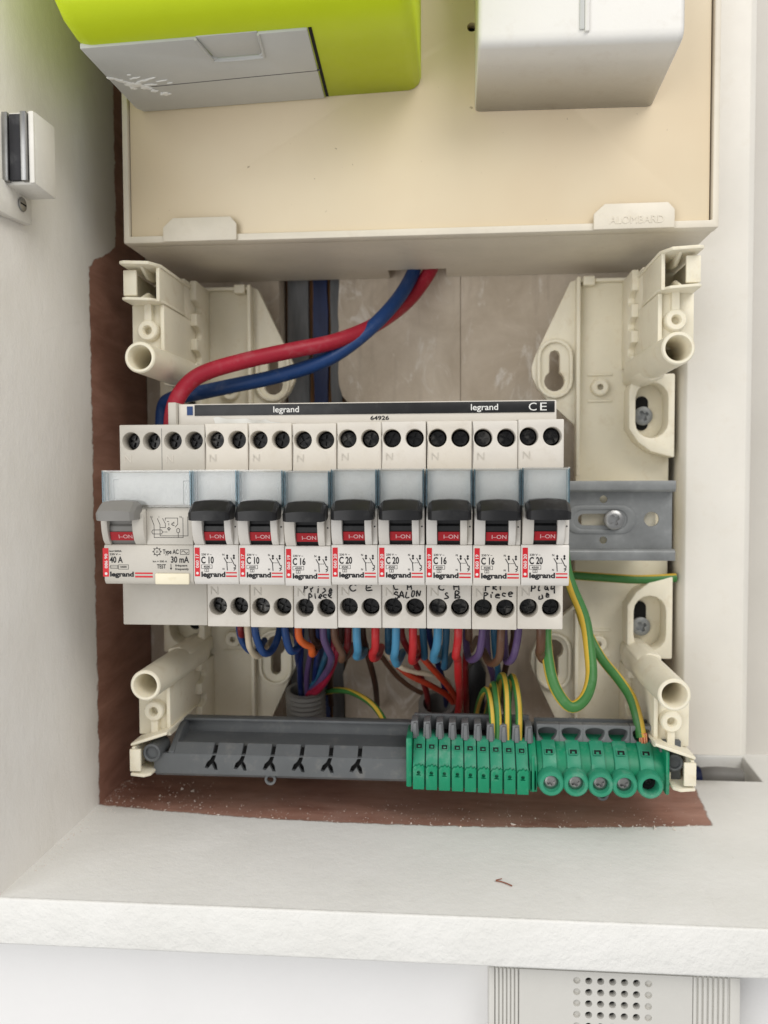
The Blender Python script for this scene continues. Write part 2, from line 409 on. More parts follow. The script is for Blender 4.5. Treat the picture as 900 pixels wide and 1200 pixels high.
def circle(cx, cz, r, n=20, a0=0.0): return [(cx+r*math.cos(a0+2*math.pi*i/n), cz+r*math.sin(a0+2*math.pi*i/n)) for i in range(n)]
def stadium(cx, z0, z1, r, n=8):
    return [(cx+r*math.cos(math.pi*i/n), z1+r*math.sin(math.pi*i/n)) for i in range(n+1)]+[(cx-r*math.cos(math.pi*i/n), z0-r*math.sin(math.pi*i/n)) for i in range(n+1)]
def hstadium(x0, x1, cz, r, n=8):
    return [(p[1], p[0]) for p in stadium(cz, x0, x1, r, n)]
def cross_screw(mb, x, z, r, y, dome=.6, slot=.5):
    """pan head with a cross recess, front at y"""
    n = 24; mb.lathe([(r, y+2.2), (r, y+dome*.7), (r*.86, y+dome*.2), (r*.62, y)], (x, z), 'y', n)
    k = r*slot; s = k*.42
    cr = [(x+a*math.cos(t)-b*math.sin(t), z+a*math.sin(t)+b*math.cos(t)) for t in [i*math.pi/2+.5 for i in range(4)] for a, b in ((s, -s), (r*.56, -s*.8), (r*.56, s*.8))]
    mb.prism(circle(x, z, r*.62, n), y+.01, y+1.6, 'y', [cr]); mb.prism(circle(x, z, r*.62, n), y+1.6, y+1.9, 'y')

# ------------------------------------------------------------------ the setting
XL, ZS, YF, YB, YW = -29.0, -131.0, -90.0, 62.0, 86.0
struct(MB().box(-140, 420, YW, YW+20, -131, 420).obj('back_wall', M['back']))
struct(MB().box(XL-18, XL, -90.5, YW, -131, 420).obj('side_wall', M['side_wall']))
sh = MB().prism([(-160, YF), (420, YF), (420, YW+20), (-160, YW+20)], -148.3, ZS, 'z', [[(243, 46), (286, 46), (289, 82.5), (243, 82.5)]])
sh = struct(sh.obj('shelf', M['shelf'], bev=.9, seg=3))
struct(MB().box(-160, 420, -72, -26, -330, -148.6).obj('lower_wall', M['wall']))
# inside the cut-out in the shelf
ck = MB().box(240, 292, 44, 86, -148.2, -142.5).obj('cutout_floor', M['trunk'], sh)
# old board with gap
bb = bpy.data.objects.new('back_board', None); COL.objects.link(bb); bb['_o'] = (0, 0, 0); struct(bb)
rag = lambda pts, a: [(x+random.uniform(-a, a), z) for x, z in pts]
MB().box(XL+.3, 43.5, YB, YW-.3, ZS+.1, 340).obj('plank', M['board'], bb, bev=.4)
edge = [(75.5, 340), (75.3, 120)]+rag([(74.8, 110-6*i) for i in range(8)], .5)+[(76.5, 62), (79, 59), (84, 55), (86.5, 49), (87, 42)]+rag([(80-.2*i, 32-9*i) for i in range(14)], 1.6)+[(77, -100), (77, ZS+.1)]
MB().prism(edge+[(138.1, ZS+.1), (138.1, 340)], YB, YW-.3, 'y').obj('plank', M['board'], bb, bev=.35)
MB().box(138.3, 240.5, YB+.15, YW-.3, ZS+.1, 340).obj('plank', M['board'], bb, bev=.35)
# painted strips in the gap between the planks
def strip(x0, x1, y, mat, jag):
    L = rag([(x0, -130.5+10*i) for i in range(48)], jag); R = rag([(x1, -130.5+10*i) for i in range(48)], jag)
    MB().prism(L+R[::-1], y, YW-.4, 'y').obj('strip', mat, bb)
strip(43.9, 75.4, 79, M['strip_brown'], .0)
strip(45.4, 56.8, 74.5, M['strip_grey'], .15)
strip(59.2, 66.8, 75.5, M['strip_blue'], .45)
strip(68.8, 74.8, 74.5, M['strip_grey'], .25)

# ------------------------------------------------------------------ cable trunking at the right
t = thing('cable_trunking', 'tall cream plastic cable trunking standing right of the breaker panel', 'trunking', (257, 60, -113))
MB().box(242.5, 271.5, 33, 85, -113, 340).obj('base_channel', M['trunk'], t, bev=.8)
MB().prism([(241.2, 44), (241.2, 31), (243, 28.4), (269.5, 28.4), (272.8, 31), (272.8, 46), (271.8, 46), (271.8, 32.8), (242.3, 32.8), (242.3, 44)], -112.6, 340, 'z').obj('cover', M['trunk'], t, bev=.5)
c = MB().sweep([(246, 66, -136), (252, 66, -137), (262, 66, -136.5)], 5.2, 14).obj('cable', WIRE['navy'])
tag(c, 'short dark cable end in the shelf cut-out below the trunking', 'cable')
c = MB().sweep([(263, 70, -138), (272, 69, -137), (284, 70, -138)], 4.6, 14).obj('cable', M['conduit'])
tag(c, 'grey cable end in the shelf cut-out under the trunking', 'cable')

# ------------------------------------------------------------------ meter tray with beige board
t = thing('meter_panel', 'large ivory meter tray with beige board above the breakers', 'meter panel', (117, 25, 122))
X0, X1, ZB = -9.3, 243.5, 122.2
tray = MB()
tray.prism([(X0, ZB), (X1, ZB-.3), (X1, 340), (X0, 340)], -13, -6, 'y', [[(X0+2.6, ZB+3.0), (X1-2.6, ZB+2.8), (X1-2.6, 338), (X0+2.6, 338)]])
tray.obj('frame', M['tray_ivory'], t, bev=.5)
MB().prism([(X0+.4, -6), (X1-.4, -6), (X1-.4, YB-.4), (131, YB-.4), (131, 44.5), (102, 45.5), (102, YB-.4), (X0+.4, YB-.4)], ZB+.05, ZB+2.4, 'z').obj('bottom', M['tray_ivory'], t)
for x0, x1 in ((X0+.4, X0+2.8), (X1-2.8, X1-.4)):
    MB().box(x0, x1, -6, YB-.4, ZB+2.4, 339).obj('side', M['tray_ivory'], t)
MB().prism([(X0+2.9, ZB+3.3), (X1-3.4, ZB+3.1), (X1-3.4, 337.5), (X0+2.9, 337.5)], -11.2, -6.4, 'y', [circle(142.3, 208.3, 1.9, 18)]).obj('board', M['panel'], t, bev=.25)
MB().box(138, 147, -6.3, -5.8, 204, 213).obj('hole_backing', M['dark'], t)
def tab(x0, x1, z0, h, txt):
    cx = 4.5; m_ = MB().prism([(x0, z0-2.6), (x1, z0-2.6), (x1, z0+h-3), (x1-cx*.6, z0+h), (x0+cx, z0+h), (x0, z0+h-4)], -14.6, -12.9, 'y')
    o = m_.obj('retaining_tab', M['tray_ivory'], t, bev=.6)
    if txt: MB().text(txt, (x0+x1)/2+1, z0-.4, 3.0, -14.55, 'c', depth=.3, width=22).obj('embossed_lettering', M['tray_ivory'], o)
tab(8.8, 41.4, 124.6, 7.6, '')
tab(192.6, 225.5, 124.4, 8.0, 'ALOMBARD')

# ------------------------------------------------------------------ lime electricity meter
t = thing('electricity_meter', 'lime green and grey electricity meter on the beige board', 'meter', (58, -12, 181))
tl = lambda x: (x-58)*.030      # hung slightly crooked
def meter_sect(x, ins):
    z = 181.4+tl(x)+ins; y1 = -89.5+ins*.7
    return [(-11.6, z), (-70.4+ins*.3, z-2.2), (-80, z-.9), (-86.5, z+2.6), (y1+.6, z+8), (y1, z+16), (y1, 330-ins), (-11.6, 330-ins)]
mb = MB(); xs = [(-3.4, 5.0), (-2.4, 2.4), (-.2, .7), (3, 0), (60, 0), (115.5, 0), (118, .7), (120, 2.4), (121, 5.0)]
secs = [[(x, y, z) for y, z in meter_sect(x, i)] for x, i in xs]
k = len(secs[0]); V = [p for s_ in secs for p in s_]
F = [(i*k+j, i*k+(j+1) % k, (i+1)*k+(j+1) % k, (i+1)*k+j) for i in range(len(secs)-1) for j in range(k)]
F += [tuple(range(k))[::-1], tuple((len(secs)-1)*k+j for j in range(k))]
mb.add(V, F); mb.obj('case', M['lime'], t, fixn=True, ang=50).modifiers.new('weighted_normals', 'WEIGHTED_NORMAL')
# grey terminal cover let into the underside, with finger recess
def und(x, y): return 181.4+tl(x)-2.2*(-y-11.6)/58.8
cv = MB()
Y0, Y1, XA, XB = -12.2, -69.6, -1.5, 81.3
rx0, rx1, ry0, ry1 = 42.0, 64.5, -69.5, -53.0
outl = [(XA, Y1), (rx0, Y1), (rx0+1.5, ry1-2), (rx0+3.5, ry1), (rx1-3.5, ry1), (rx1-1.5, ry1-2), (rx1, Y1), (82.6, Y1), (79.8, Y0), (XA+2, Y0), (XA, Y0-4)]
def slab(outl, dz0, dz1):
    q = MB(); n = len(outl); a = sum(outl[i][0]*outl[(i+1) % n][1]-outl[(i+1) % n][0]*outl[i][1] for i in range(n))
    if a < 0: outl = outl[::-1]
    V = [(x, y, und(x, y)+dz0) for x, y in outl]+[(x, y, und(x, y)+dz1) for x, y in outl]
    F = [tuple(range(n))[::-1], tuple(range(n, 2*n))]+[(i, (i+1) % n, (i+1) % n+n, i+n) for i in range(n)]
    return q.add(V, F)
cvo = slab(outl, -1.0, 1.0).obj('terminal_cover', M['cover_grey'], t, bev=.35)
slab([(rx0, Y1-.4), (rx1, Y1-.4), (rx1-2, ry1-.5), (rx0+2, ry1-.5)], -.35, .8).obj('finger_recess', M['cover_grey'], cvo, bev=.2)
fr = MB()
pth = [(rx0-.3, Y1), (rx0+1.2, ry1-2), (rx0+3.5, ry1+.6), (rx1-3.5, ry1+.6), (rx1-1.2, ry1-2), (rx1+.3, Y1)]
MB().sweep([(x, y, und(x, y)-1.0) for x, y in pth], .55, 8, sub=4).obj('recess_rim', M['cover_grey'], cvo)
slab([(XA+14, -35.6), (82, -38.4), (82, -37.9), (XA+14, -35.1)], -1.06, -.5).obj('seam', M['grey_ink'], cvo)
slab([(83.0, Y1), (84.2, Y1), (81.6, Y0), (80.4, Y0)], -.25, .6).obj('seam', M['dark'], t)
sp = MB()
def blob(cx, cy, rx, ry, n=22, jag=.42, rot=0, h=.35):
    pts = []
    for i in range(n):
        a = 2*math.pi*i/n; r_ = 1+random.uniform(-jag, jag); p, q = rx*r_*math.cos(a), ry*r_*math.sin(a)
        pts.append((cx+p*math.cos(rot)-q*math.sin(rot), cy+p*math.sin(rot)+q*math.cos(rot)))
    n_ = len(pts); V = [(x, y, und(x, y)-.98) for x, y in pts]+[(cx+(x-cx)*.7, cy+(y-cy)*.7, und(x, y)-1.0-h) for x, y in pts]
    sp.add(V, [(i, i+n_, (i+1) % n_+n_, (i+1) % n_) for i in range(n_)]+[tuple(range(n_, 2*n_))])
for a in ((7, -38.0, 3.4, 2.6, .5), (3, -42, 3.2, 1.2, .9), (-.2, -45.4, 1.4, .9, .6), (11, -41, 3.0, .7, -.2), (10, -35, 2.6, 1.8, .7), (15.6, -28.2, 2.0, 1.5, .2), (12.4, -31.5, 1.4, 1.1, .5), (15, -42.5, 2.6, .35, -.3), (5, -35.6, 1.5, 1.2, .9), (18.5, -40, 2.4, .3, -.2), (9, -44, 2.0, .5, -.2), (13, -37.5, 2.4, .5, .1), (8, -47, .8, .3, 0), (21, -37.6, 1.2, .25, -.2)):
    blob(a[0], a[1], a[2], a[3], rot=a[4])
sp.obj('paint_splash', M['splash'], cvo, fixn=True)

# ------------------------------------------------------------------ white switch housing
t = thing('switch_housing', 'plain white plastic housing with a slot on the beige board', 'electrical box', (180, -12, 173))
xs = [(143.6, 1.6), (144.2, .5), (145.6, 0), (180, 0), (214.4, 0), (216, .5), (216.8, 1.6)]
def wb(x, i):
    zb = 173.2-(x-144)*.012+i*.9
    return [(-11.3, zb), (-47.6+i, zb+7.0), (-48.9+i, zb+7.6), (-49.8+i, zb+8.5), (-50.3+i, zb+9.7), (-50.5+i, zb+11.4), (-51.0+i, 330-i), (-11.3, 330-i)]
flare = lambda x, y: x+max(0, (x-180)/36)*2.4*(-11.3-y)/39
k = 8; V = [(flare(x, y), y, z) for x, i in xs for y, z in wb(x, i)]
F = [(i*k+j, i*k+(j+1) % k, (i+1)*k+(j+1) % k, (i+1)*k+j) for i in range(len(xs)-1) for j in range(k)]+[tuple(range(k))[::-1], tuple((len(xs)-1)*k+j for j in range(k))]
MB().add(V, F).obj('case', M['white_box'], t, fixn=True, ang=60).modifiers.new('weighted_normals', 'WEIGHTED_NORMAL')
MB().box(181.0, 182.8, -51.3, -48.6, 184.2, 331).obj('slot', M['cover_grey'], t, bev=.3)
MB().box(182.8, 184.6, -51.8, -48.6, 183.2, 331).obj('slot_rib', M['white_box'], t, bev=.6)

# ------------------------------------------------------------------ magnetic catch on the side wall
t = thing('magnetic_catch', 'white magnetic door catch with black magnet on the left wall', 'door catch', (XL, -70, 115))
MB().prism([(-77.5, 125.4), (-62.4, 125.0), (-62.4, 152.0), (-77.5, 151.2)], XL+.05, XL+14, 'x').obj('case', M['latch'], t, bev=.7)
MB().box(XL+.05, XL+2.2, -79.0, -77.4, 125.6, 151.0).obj('case_edge', M['latch'], t, bev=.3)
MB().box(XL+11.9, XL+13.9, -78.6, -77.3, 125.6, 151.0).obj('case_edge', M['latch'], t, bev=.4)
MB().box(XL+2.6, XL+4.7, -79.8, -70, 126.2, 150.6).obj('steel_plate', M['steel'], t, bev=.3)
MB().box(XL+4.9, XL+9.2, -79.0, -70, 126.6, 150.0).obj('magnet', M['magnet'], t, bev=.3)
MB().box(XL+9.4, XL+11.6, -79.8, -70, 126.2, 150.6).obj('steel_plate', M['steel'], t, bev=.3)
fl = MB().prism([(-84, 126.6), (-73, 126.6), (-68, 128), (-60.5, 128), (-60.5, 116.2), (-77, 114.6), (-84, 114.6)], XL+.05, XL+3.2, 'x').obj('foot', M['latch'], t, bev=.5)
sc = MB(); sc.cyl((-68.2, 121.6), 2.6, XL+3.2, XL+4.0, 'x', 20); sco = sc.obj('screw', M['steel'], fl, bev=.25)
MB().box(XL+3.9, XL+4.06, -70.2, -66.2, 121.3, 121.9).obj('screw_slot', M['dark'], fl)
# paint blobs left on the catch
# ------------------------------------------------------------------ ivory side brackets of the opened enclosure
CX = 114.0
def bracket(sx, label):
    t = thing('enclosure_bracket', label, 'bracket', (CX+sx*105, YB, 0), 'moulded side brackets of the opened enclosure')
    U = lambda u: CX+sx*u
    def mx(pts): return [(U(u), z) for u, z in pts]
    def keyhole(s):
        q = [(69.7-2.6, s*70.2)]
        q = [(72.3, s*70.0), (72.3, s*78.6), (71.6, s*80.2), (69.7, s*81.0), (67.8, s*80.2), (67.1, s*78.6), (67.1, s*70.0)]
        a = [(69.7+5.0*math.cos(b), s*(66.0+5.0*math.sin(b))) for b in [math.radians(d) for d in range(127, 414, 26)]]
        return mx(q+a)
    half = [(104.8, 114.5), (81.5, 115.3), (77.0, 113.6), (60.2, 78), (58.6, 73), (59.0, 68), (61.5, 62.5), (67, 56), (80, 44.0)]
    outl = [(124.3, 66), (104.8, 68)]+half+[(u, -z) for u, z in half[::-1]]+[(104.8, -68), (124.3, -66)]
    MB().prism(mx(outl), 42, 47, 'y', [keyhole(1), keyhole(-1)]).obj('base_plate', M['ivory'], t, bev=.5)
    MB().prism(mx([(123.5, 65), (105, 65), (104, 113.5), (98, 113.5), (98, -113.5), (104, -113.5), (105, -65), (123.5, -65)]), 47, YB-.3, 'y').obj('rear_wall', M['ivory'], t)
    MB().box(min(U(78), U(111)), max(U(78), U(111)), 10.5, 42, -15, 15).obj('rail_support', M['ivory'], t, bev=.5)
    for s in (1, -1):
        zz = lambda a, b: (min(s*a, s*b), max(s*a, s*b))
        def bx(m_, u0, u1, y0, y1, z0, z1):
            a, b = zz(z0, z1); return m_.box(min(U(u0), U(u1)), max(U(u0), U(u1)), y0, y1, a, b)
        # ring round the keyhole
        so = [(u, s*z) for u, z in stadium(69.7, 66.0, 77.5, 8.6)]; si = [(u, s*z) for u, z in stadium(69.7, 66.0, 77.5, 7.0)]
        MB().prism(mx(so), 39.8, 42, 'y', [mx(si)]).obj('keyhole_ring', M['ivory'], t, bev=.5)
        # ribs on the plate
        q = MB(); bx(q, 79.3, 81.0, 35.5, 42, 20 if s > 0 else 46, 114.6); bx(q, 81.0, 104.6, 38.5, 42, 112.8, 114.4); bx(q, 82.5, 88, 37.2, 42, 111, 115.2)
        q.obj('rib', M['ivory'], t, bev=.35)
        q = MB(); bx(q, 85.5, 97, 40.9, 42, 68.2, 69.2); bx(q, 85.5, 97, 40.9, 42, 55.5, 56.5); q.obj('rib', M['ivory'], t, bev=.25)
        MB().lathe([(1.5, 41.8), (1.5, 38), (2.2, 37.7), (3.4, 37.7), (4.0, 38.2), (4.4, 42.2)], (U(91), s*62.4), 'y').obj('boss', M['ivory'], t, fixn=True)
        # raised pad with the oval screw recess
        pad = [(124.0, s*67.5), (105.4, s*67.5), (102.8, s*60), (102.8, s*42), (107, s*35.5), (113, s*31), (124.0, s*28)]
        hole = [(u, s*z) for u, z in stadium(113.4, 44.8, 56.0, 7.4)]
        MB().prism(mx(pad), 30, 42.1, 'y', [mx(hole)]).obj('screw_pad', M['ivory'], t, bev=.9)
        slot = [(u, s*z) for u, z in stadium(111.2, 44.5, 55, 3.0)]
        MB().prism(mx(slot), 41.4, 41.9, 'y').obj('screw_slot', M['dark'], t)
        if sx > 0:
            q = MB(); cross_screw(q, U(111.4), s*(48.4 if s > 0 else 53.6), 4.5, 38.6); q.obj('screw', M['zinc'], t, fixn=True)
        # tall side wall with stepped, notched inner face
        q = MB(); bx(q, 104.6, 106.4, -16, 42.1, 71, 94.8); bx(q, 104.6, 106.4, 12.1, 42.1, 94.85, 112.6); q.obj('side_wall', M['ivory'], t, bev=.4)
        q = MB(); bx(q, 106.4, 119.8, -13.6, -11.8, 72, 95); bx(q, 117.9, 119.7, -11.8, 42, 72, 95); q.obj('front_web', M['ivory'], t, bev=.35)
        st = [(42, s*113), (20, s*113.4), (19, s*106.5)]
        for zn in (101, 89, 77.5):
            st += [(20, s*(zn+3.1)), (24, s*(zn+2.8)), (27.5, s*(zn+1)), (28, s*(zn-1)), (26.5, s*(zn-2.6)), (20, s*(zn-3.1))]
        st += [(20, s*71), (42, s*71)]
        MB().prism(st, U(101.6), U(104.65), 'x').obj('notched_step', M['ivory'], t, bev=.35)
        # hollow clip at the end
        if s > 0:
            q = MB()
            bx(q, 104.6, 106.2, -21, 12, 95.0, 109.6)
            q.obj('clip_wall', M['ivory'], t, bev=.35)
            q = MB(); top = [(104.0, 24), (104.0, -20), (107.5, -26.5), (117.5, -28.5), (119.6, -27.5), (119.6, 24)]
            a, b = zz(109.4, 110.9); q.prism([(U(u), y) for u, y in top], a, b, 'z'); q.obj('clip_flange', M['ivory'], t, bev=.4)
            q = MB(); top = [(104.0, 12), (104.0, -18), (107.5, -23.5), (117.5, -26.5), (119.4, -25.5), (119.4, 12)]
            a, b = zz(94.9, 96.2); q.prism([(U(u), y) for u, y in top], a, b, 'z'); q.obj('clip_flange', M['ivory'], t, bev=.4)
            q = MB(); bx(q, 106.2, 119.0, 10.4, 12, 96.2, 109.4); bx(q, 117.6, 119.2, -22, 10.4, 97.2, 108.4); bx(q, 113.8, 119.6, -23.6, -22, 97.2, 108.0); q.obj('clip_tongue', M['ivory'], t, bev=.4)
            q = MB()
            for zt, zo in ((109.5, -1), (96.1, 1)):
                pr = [(-24, s*zt), (4, s*zt), (-10, s*(zt+zo*3.8)), (-16, s*(zt+zo*3.8))]
                q.prism(pr, U(111.0), U(112.4), 'x')
            q.obj('clip_rib', M['ivory'], t, bev=.3)
        else:
            MB().prism(mx([(103.4, -90.4), (112, -93.2), (119.8, -96.0), (119.8, -97.3), (112, -94.8), (103.4, -91.9)]), -24, 20, 'y').obj('clip_flange', M['ivory'], t, bev=.45)
            MB().prism([(U(110.4), -24.5), (U(113), -27), (U(119.4), -25.5), (U(119.4), 8), (U(110.4), 8)], -109.8, -108.4, 'z').obj('clip_flange', M['ivory'], t, bev=.45)
            q = MB(); bx(q, 117.6, 119.2, -24.4, 8, 97.4, 108.2); bx(q, 114.6, 119.5, -26, -24.5, 97.9, 107.6); q.obj('clip_tongue', M['ivory'], t, bev=.4)
            q = MB(); bx(q, 110.2, 111.4, -18, 4, 104.5, 108.3); q.obj('clip_rib', M['ivory'], t, bev=.3)
        q = MB(); q.lathe([(1.7, -12), (1.7, -17.2), (2.2, -18), (3.9, -18), (4.4, -17.4), (4.6, -13)], (U(111.6), s*83.5), 'y'); bx(q, 110.1, 113.1, -16.8, -13, 87, 94.9)
        q.obj('boss', M['ivory'], t, fixn=True)
        zt = 68.9 if s > 0 else 66.6
        MB().lathe([(0.01, 8), (2.2, 8), (2.3, 7), (4.6, 6.5), (4.75, -37.4), (5.1, -38.2), (5.9, -38.2), (6.4, -37.6), (6.5, -30), (7.0, 30)], (U(107.2), s*zt), 'y', 36).obj('screw_post', M['ivory'], t, fixn=True)
        q = MB(); q.prism([(U(101.5), s*(zt+1)), (U(113), s*(zt+1)), (U(112.5), s*(zt-6.5)), (U(107), s*(zt-7.6)), (U(101.8), s*(zt-5))], 4, 41, 'y'); q.obj('post_gusset', M['ivory'], t, bev=.9)
    return t
bracket(-1, 'ivory moulded bracket with hollow posts left of the breakers')
bracket(1, 'ivory moulded bracket with hollow posts right of the breakers, behind the bare rail end')

# ------------------------------------------------------------------ mounting rail
t = thing('mounting_rail', 'zinc plated steel mounting rail carrying the breaker row', 'rail', (118, 5, 0))
MB().prism([(0, 17.5), (0, 13.6), (1, 12.6), (6.6, 12.6), (6.6, 12.0), (7.6, 12.6), (7.6, 13.6), (1.2, 13.7), (1.2, 17.5)], 4, 231, 'x').obj('flange', M['zinc'], t, bev=.25)
MB().prism([(0, -17.5), (0, -13.6), (1, -12.6), (6.6, -12.6), (6.6, -12.0), (7.6, -12.6), (7.6, -13.6), (1.2, -13.7), (1.2, -17.5)], 4, 231, 'x').obj('flange', M['zinc'], t, bev=.25)
MB().prism([(4, -12.7), (231, -12.7), (231, 12.7), (4, 12.7)], 6.5, 7.7, 'y', [hstadium(192.6, 207, 0.2, 2.6), circle(222.2, .4, 3.3), circle(201.2, 9.2, 1.7, 14), circle(201.2, -9.0, 1.7, 14)]).obj('web', M['zinc'], t)
MB().prism(hstadium(190.5, 209, .2, 6.4, 12), 6.1, 6.5, 'y', [hstadium(192.2, 207.2, .2, 4.4, 12)]).obj('pressed_ring', M['zinc'], t, bev=.35)
q = MB(); cross_screw(q, 205.4, .1, 4.4, 3.6, .9); q.obj('screw', M['steel'], t, fixn=True)

# ------------------------------------------------------------------ busbar cover above the breakers
t = thing('busbar_cover', 'white busbar strip with black label along the breaker tops', 'busbar', (97, -20, 43))
MB().box(21.2, 175.4, -34, -12, 38, 50.0).obj('strip', M['breaker_face'], t, bev=.5)
MB().box(17.5, 21.0, -36, -10, 36, 50.6).obj('end_cap', M['rcd_body'], t, bev=.5)
MB().box(28.2, 174.6, -34.35, -33.9, 45.1, 49.55).obj('black_label', M['black'], t, bev=.1)
MB().box(25.0, 27.4, -34.3, -33.9, 45.4, 49.0).obj('blue_mark', WIRE['blue'], t)
q = MB(); q.text('legrand', 61.2, 46.2, 2.4, -34.42, 'l', bold=.012, width=10.6).text('legrand', 141.5, 46.2, 2.4, -34.42, 'l', bold=.012, width=10.8)
q.text('C', 164.4, 45.8, 3.1, -34.42, 'l', bold=.0, width=3.1); q.text('E', 168.9, 45.8, 3.1, -34.42, 'l', bold=.0, width=2.6)
q.obj('white_lettering', M['white_ink'], t)
MB().text('64926', 101, 42.7, 1.6, -34.1, 'l', bold=.025, width=7.6).obj('printed_number', M['ink'], t)
tp = []
for i in range(15): tp.append((36+i*2.0, 44.4-.13*i+random.uniform(-.5, .4)))
q = MB(); V = []
for i, (x, z) in enumerate(tp): V += [(x, -34.3-.9*math.sin(i*.5)**2, z), (x+1, -34.2, 41.2)]
q.add(V, [(2*i, 2*i+1, 2*i+3, 2*i+2) for i in range(len(tp)-1)]).obj('torn_paper_edge', M['paper'], t)

# ------------------------------------------------------------------ breakers
PITCH = 17.7
def shoulder(mb, x0, x1, z0, z1, holes):
    poly = [(x0, z0), (x1, z0), (x1, z1), (x0, z1)]
    mb.prism(poly, -44, -36, 'y', [circle(x, z, 3.6, 22) for x, z in holes])
    mb.prism([(x0, z0), (x1, z0), (x1, z1), (x0, z1)], -36, 7.6, 'y')
def terminal_screw(x, z):
    q = MB(); r = 3.05; y = -38.6; ph = random.uniform(0, 1.5)
    q.lathe([(r, -36.2), (r, y+.5), (r*.9, y)], (x, z), 'y', 22)
    s = .5; L = 2.4
    cr = [(x+a*math.cos(t_)-b*math.sin(t_), z+a*math.sin(t_)+b*math.cos(t_)) for t_ in [i*math.pi/2+ph for i in range(4)] for a, b in ((s, -s), (L, -s), (L, s))]
    q.prism(circle(x, z, r*.9, 22), y+.01, y+1.2, 'y', [cr]); q.prism(circle(x, z, r*.9, 22), y+1.2, y+1.5, 'y')
    return q
ORG = (8.85, 0, -40.5)
def barrel(x0, x1):
    c = (-52.2, .8); r = 9.4; prof = []
    for d in range(100, 262, 6):
        a = math.radians(d); rr = r-(.55 if (d//6) % 4 == 0 and d < 205 else 0)
        prof.append((c[0]+rr*math.cos(a), c[1]+rr*math.sin(a)))
    return MB().prism(prof+[(-50.2, -8), (-50.2, 9.5)], x0, x1, 'x')
def toggle(x0, x1):
    V = []; K = None; cx = (x0+x1)/2; hw = (x1-x0)/2
    st = [-1, -.95, -.82, -.5, 0, .5, .82, .95, 1]; n = len(st)-1
    for s_ in st:
        x = cx+hw*s_; a = abs(s_); e = a*a; ee = max(0, a-.80)/.20
        zt = 11.3-.7*e-1.3*ee**1.5; zf = 8.0-.7*e-.5*ee**2; zb = 3.7+.25*ee**2; yf = -72.2+1.2*e+1.0*ee**2
        sec = [(-61.8, zt-.3), (-63.2, zt), (-66.5, zt-.2), (yf+.5, zf), (yf, zf-.5), (yf+.5, zb), (-64.4, zb+.1), (-61.8, zb+1.0)]
        K = len(sec); V += [(x, y, z) for y, z in sec]
    F = [(i*K+j, i*K+(j+1) % K, (i+1)*K+(j+1) % K, (i+1)*K+j) for i in range(n) for j in range(K)]+[tuple(range(K))[::-1], tuple(n*K+j for j in range(K))]
    return MB().add(V, F)
def clear_cover(x0, x1):
    q = MB(); q.box(x0, x1, -61.6, -60.9, 8.4, 22.6); q.box(x0, x1, -60.88, -56.98, 21.9, 22.58)
    q.cur = 1; q.box(x0, x0+.75, -60.88, -56.98, 8.4, 21.88); q.box(x1-.75, x1, -60.88, -56.98, 8.4, 21.88)
    q.box(x0+.02, x0+.5, -61.75, -61.62, 9, 22.3); q.box(x1-.5, x1-.02, -61.75, -61.62, 9, 22.3); q.cur = 0
    q.box(x0+1.8, x0+2.05, -61.75, -61.62, 9, 21); q.box(x1-2.0, x1-1.75, -61.75, -61.62, 9, 17.6)
    return q
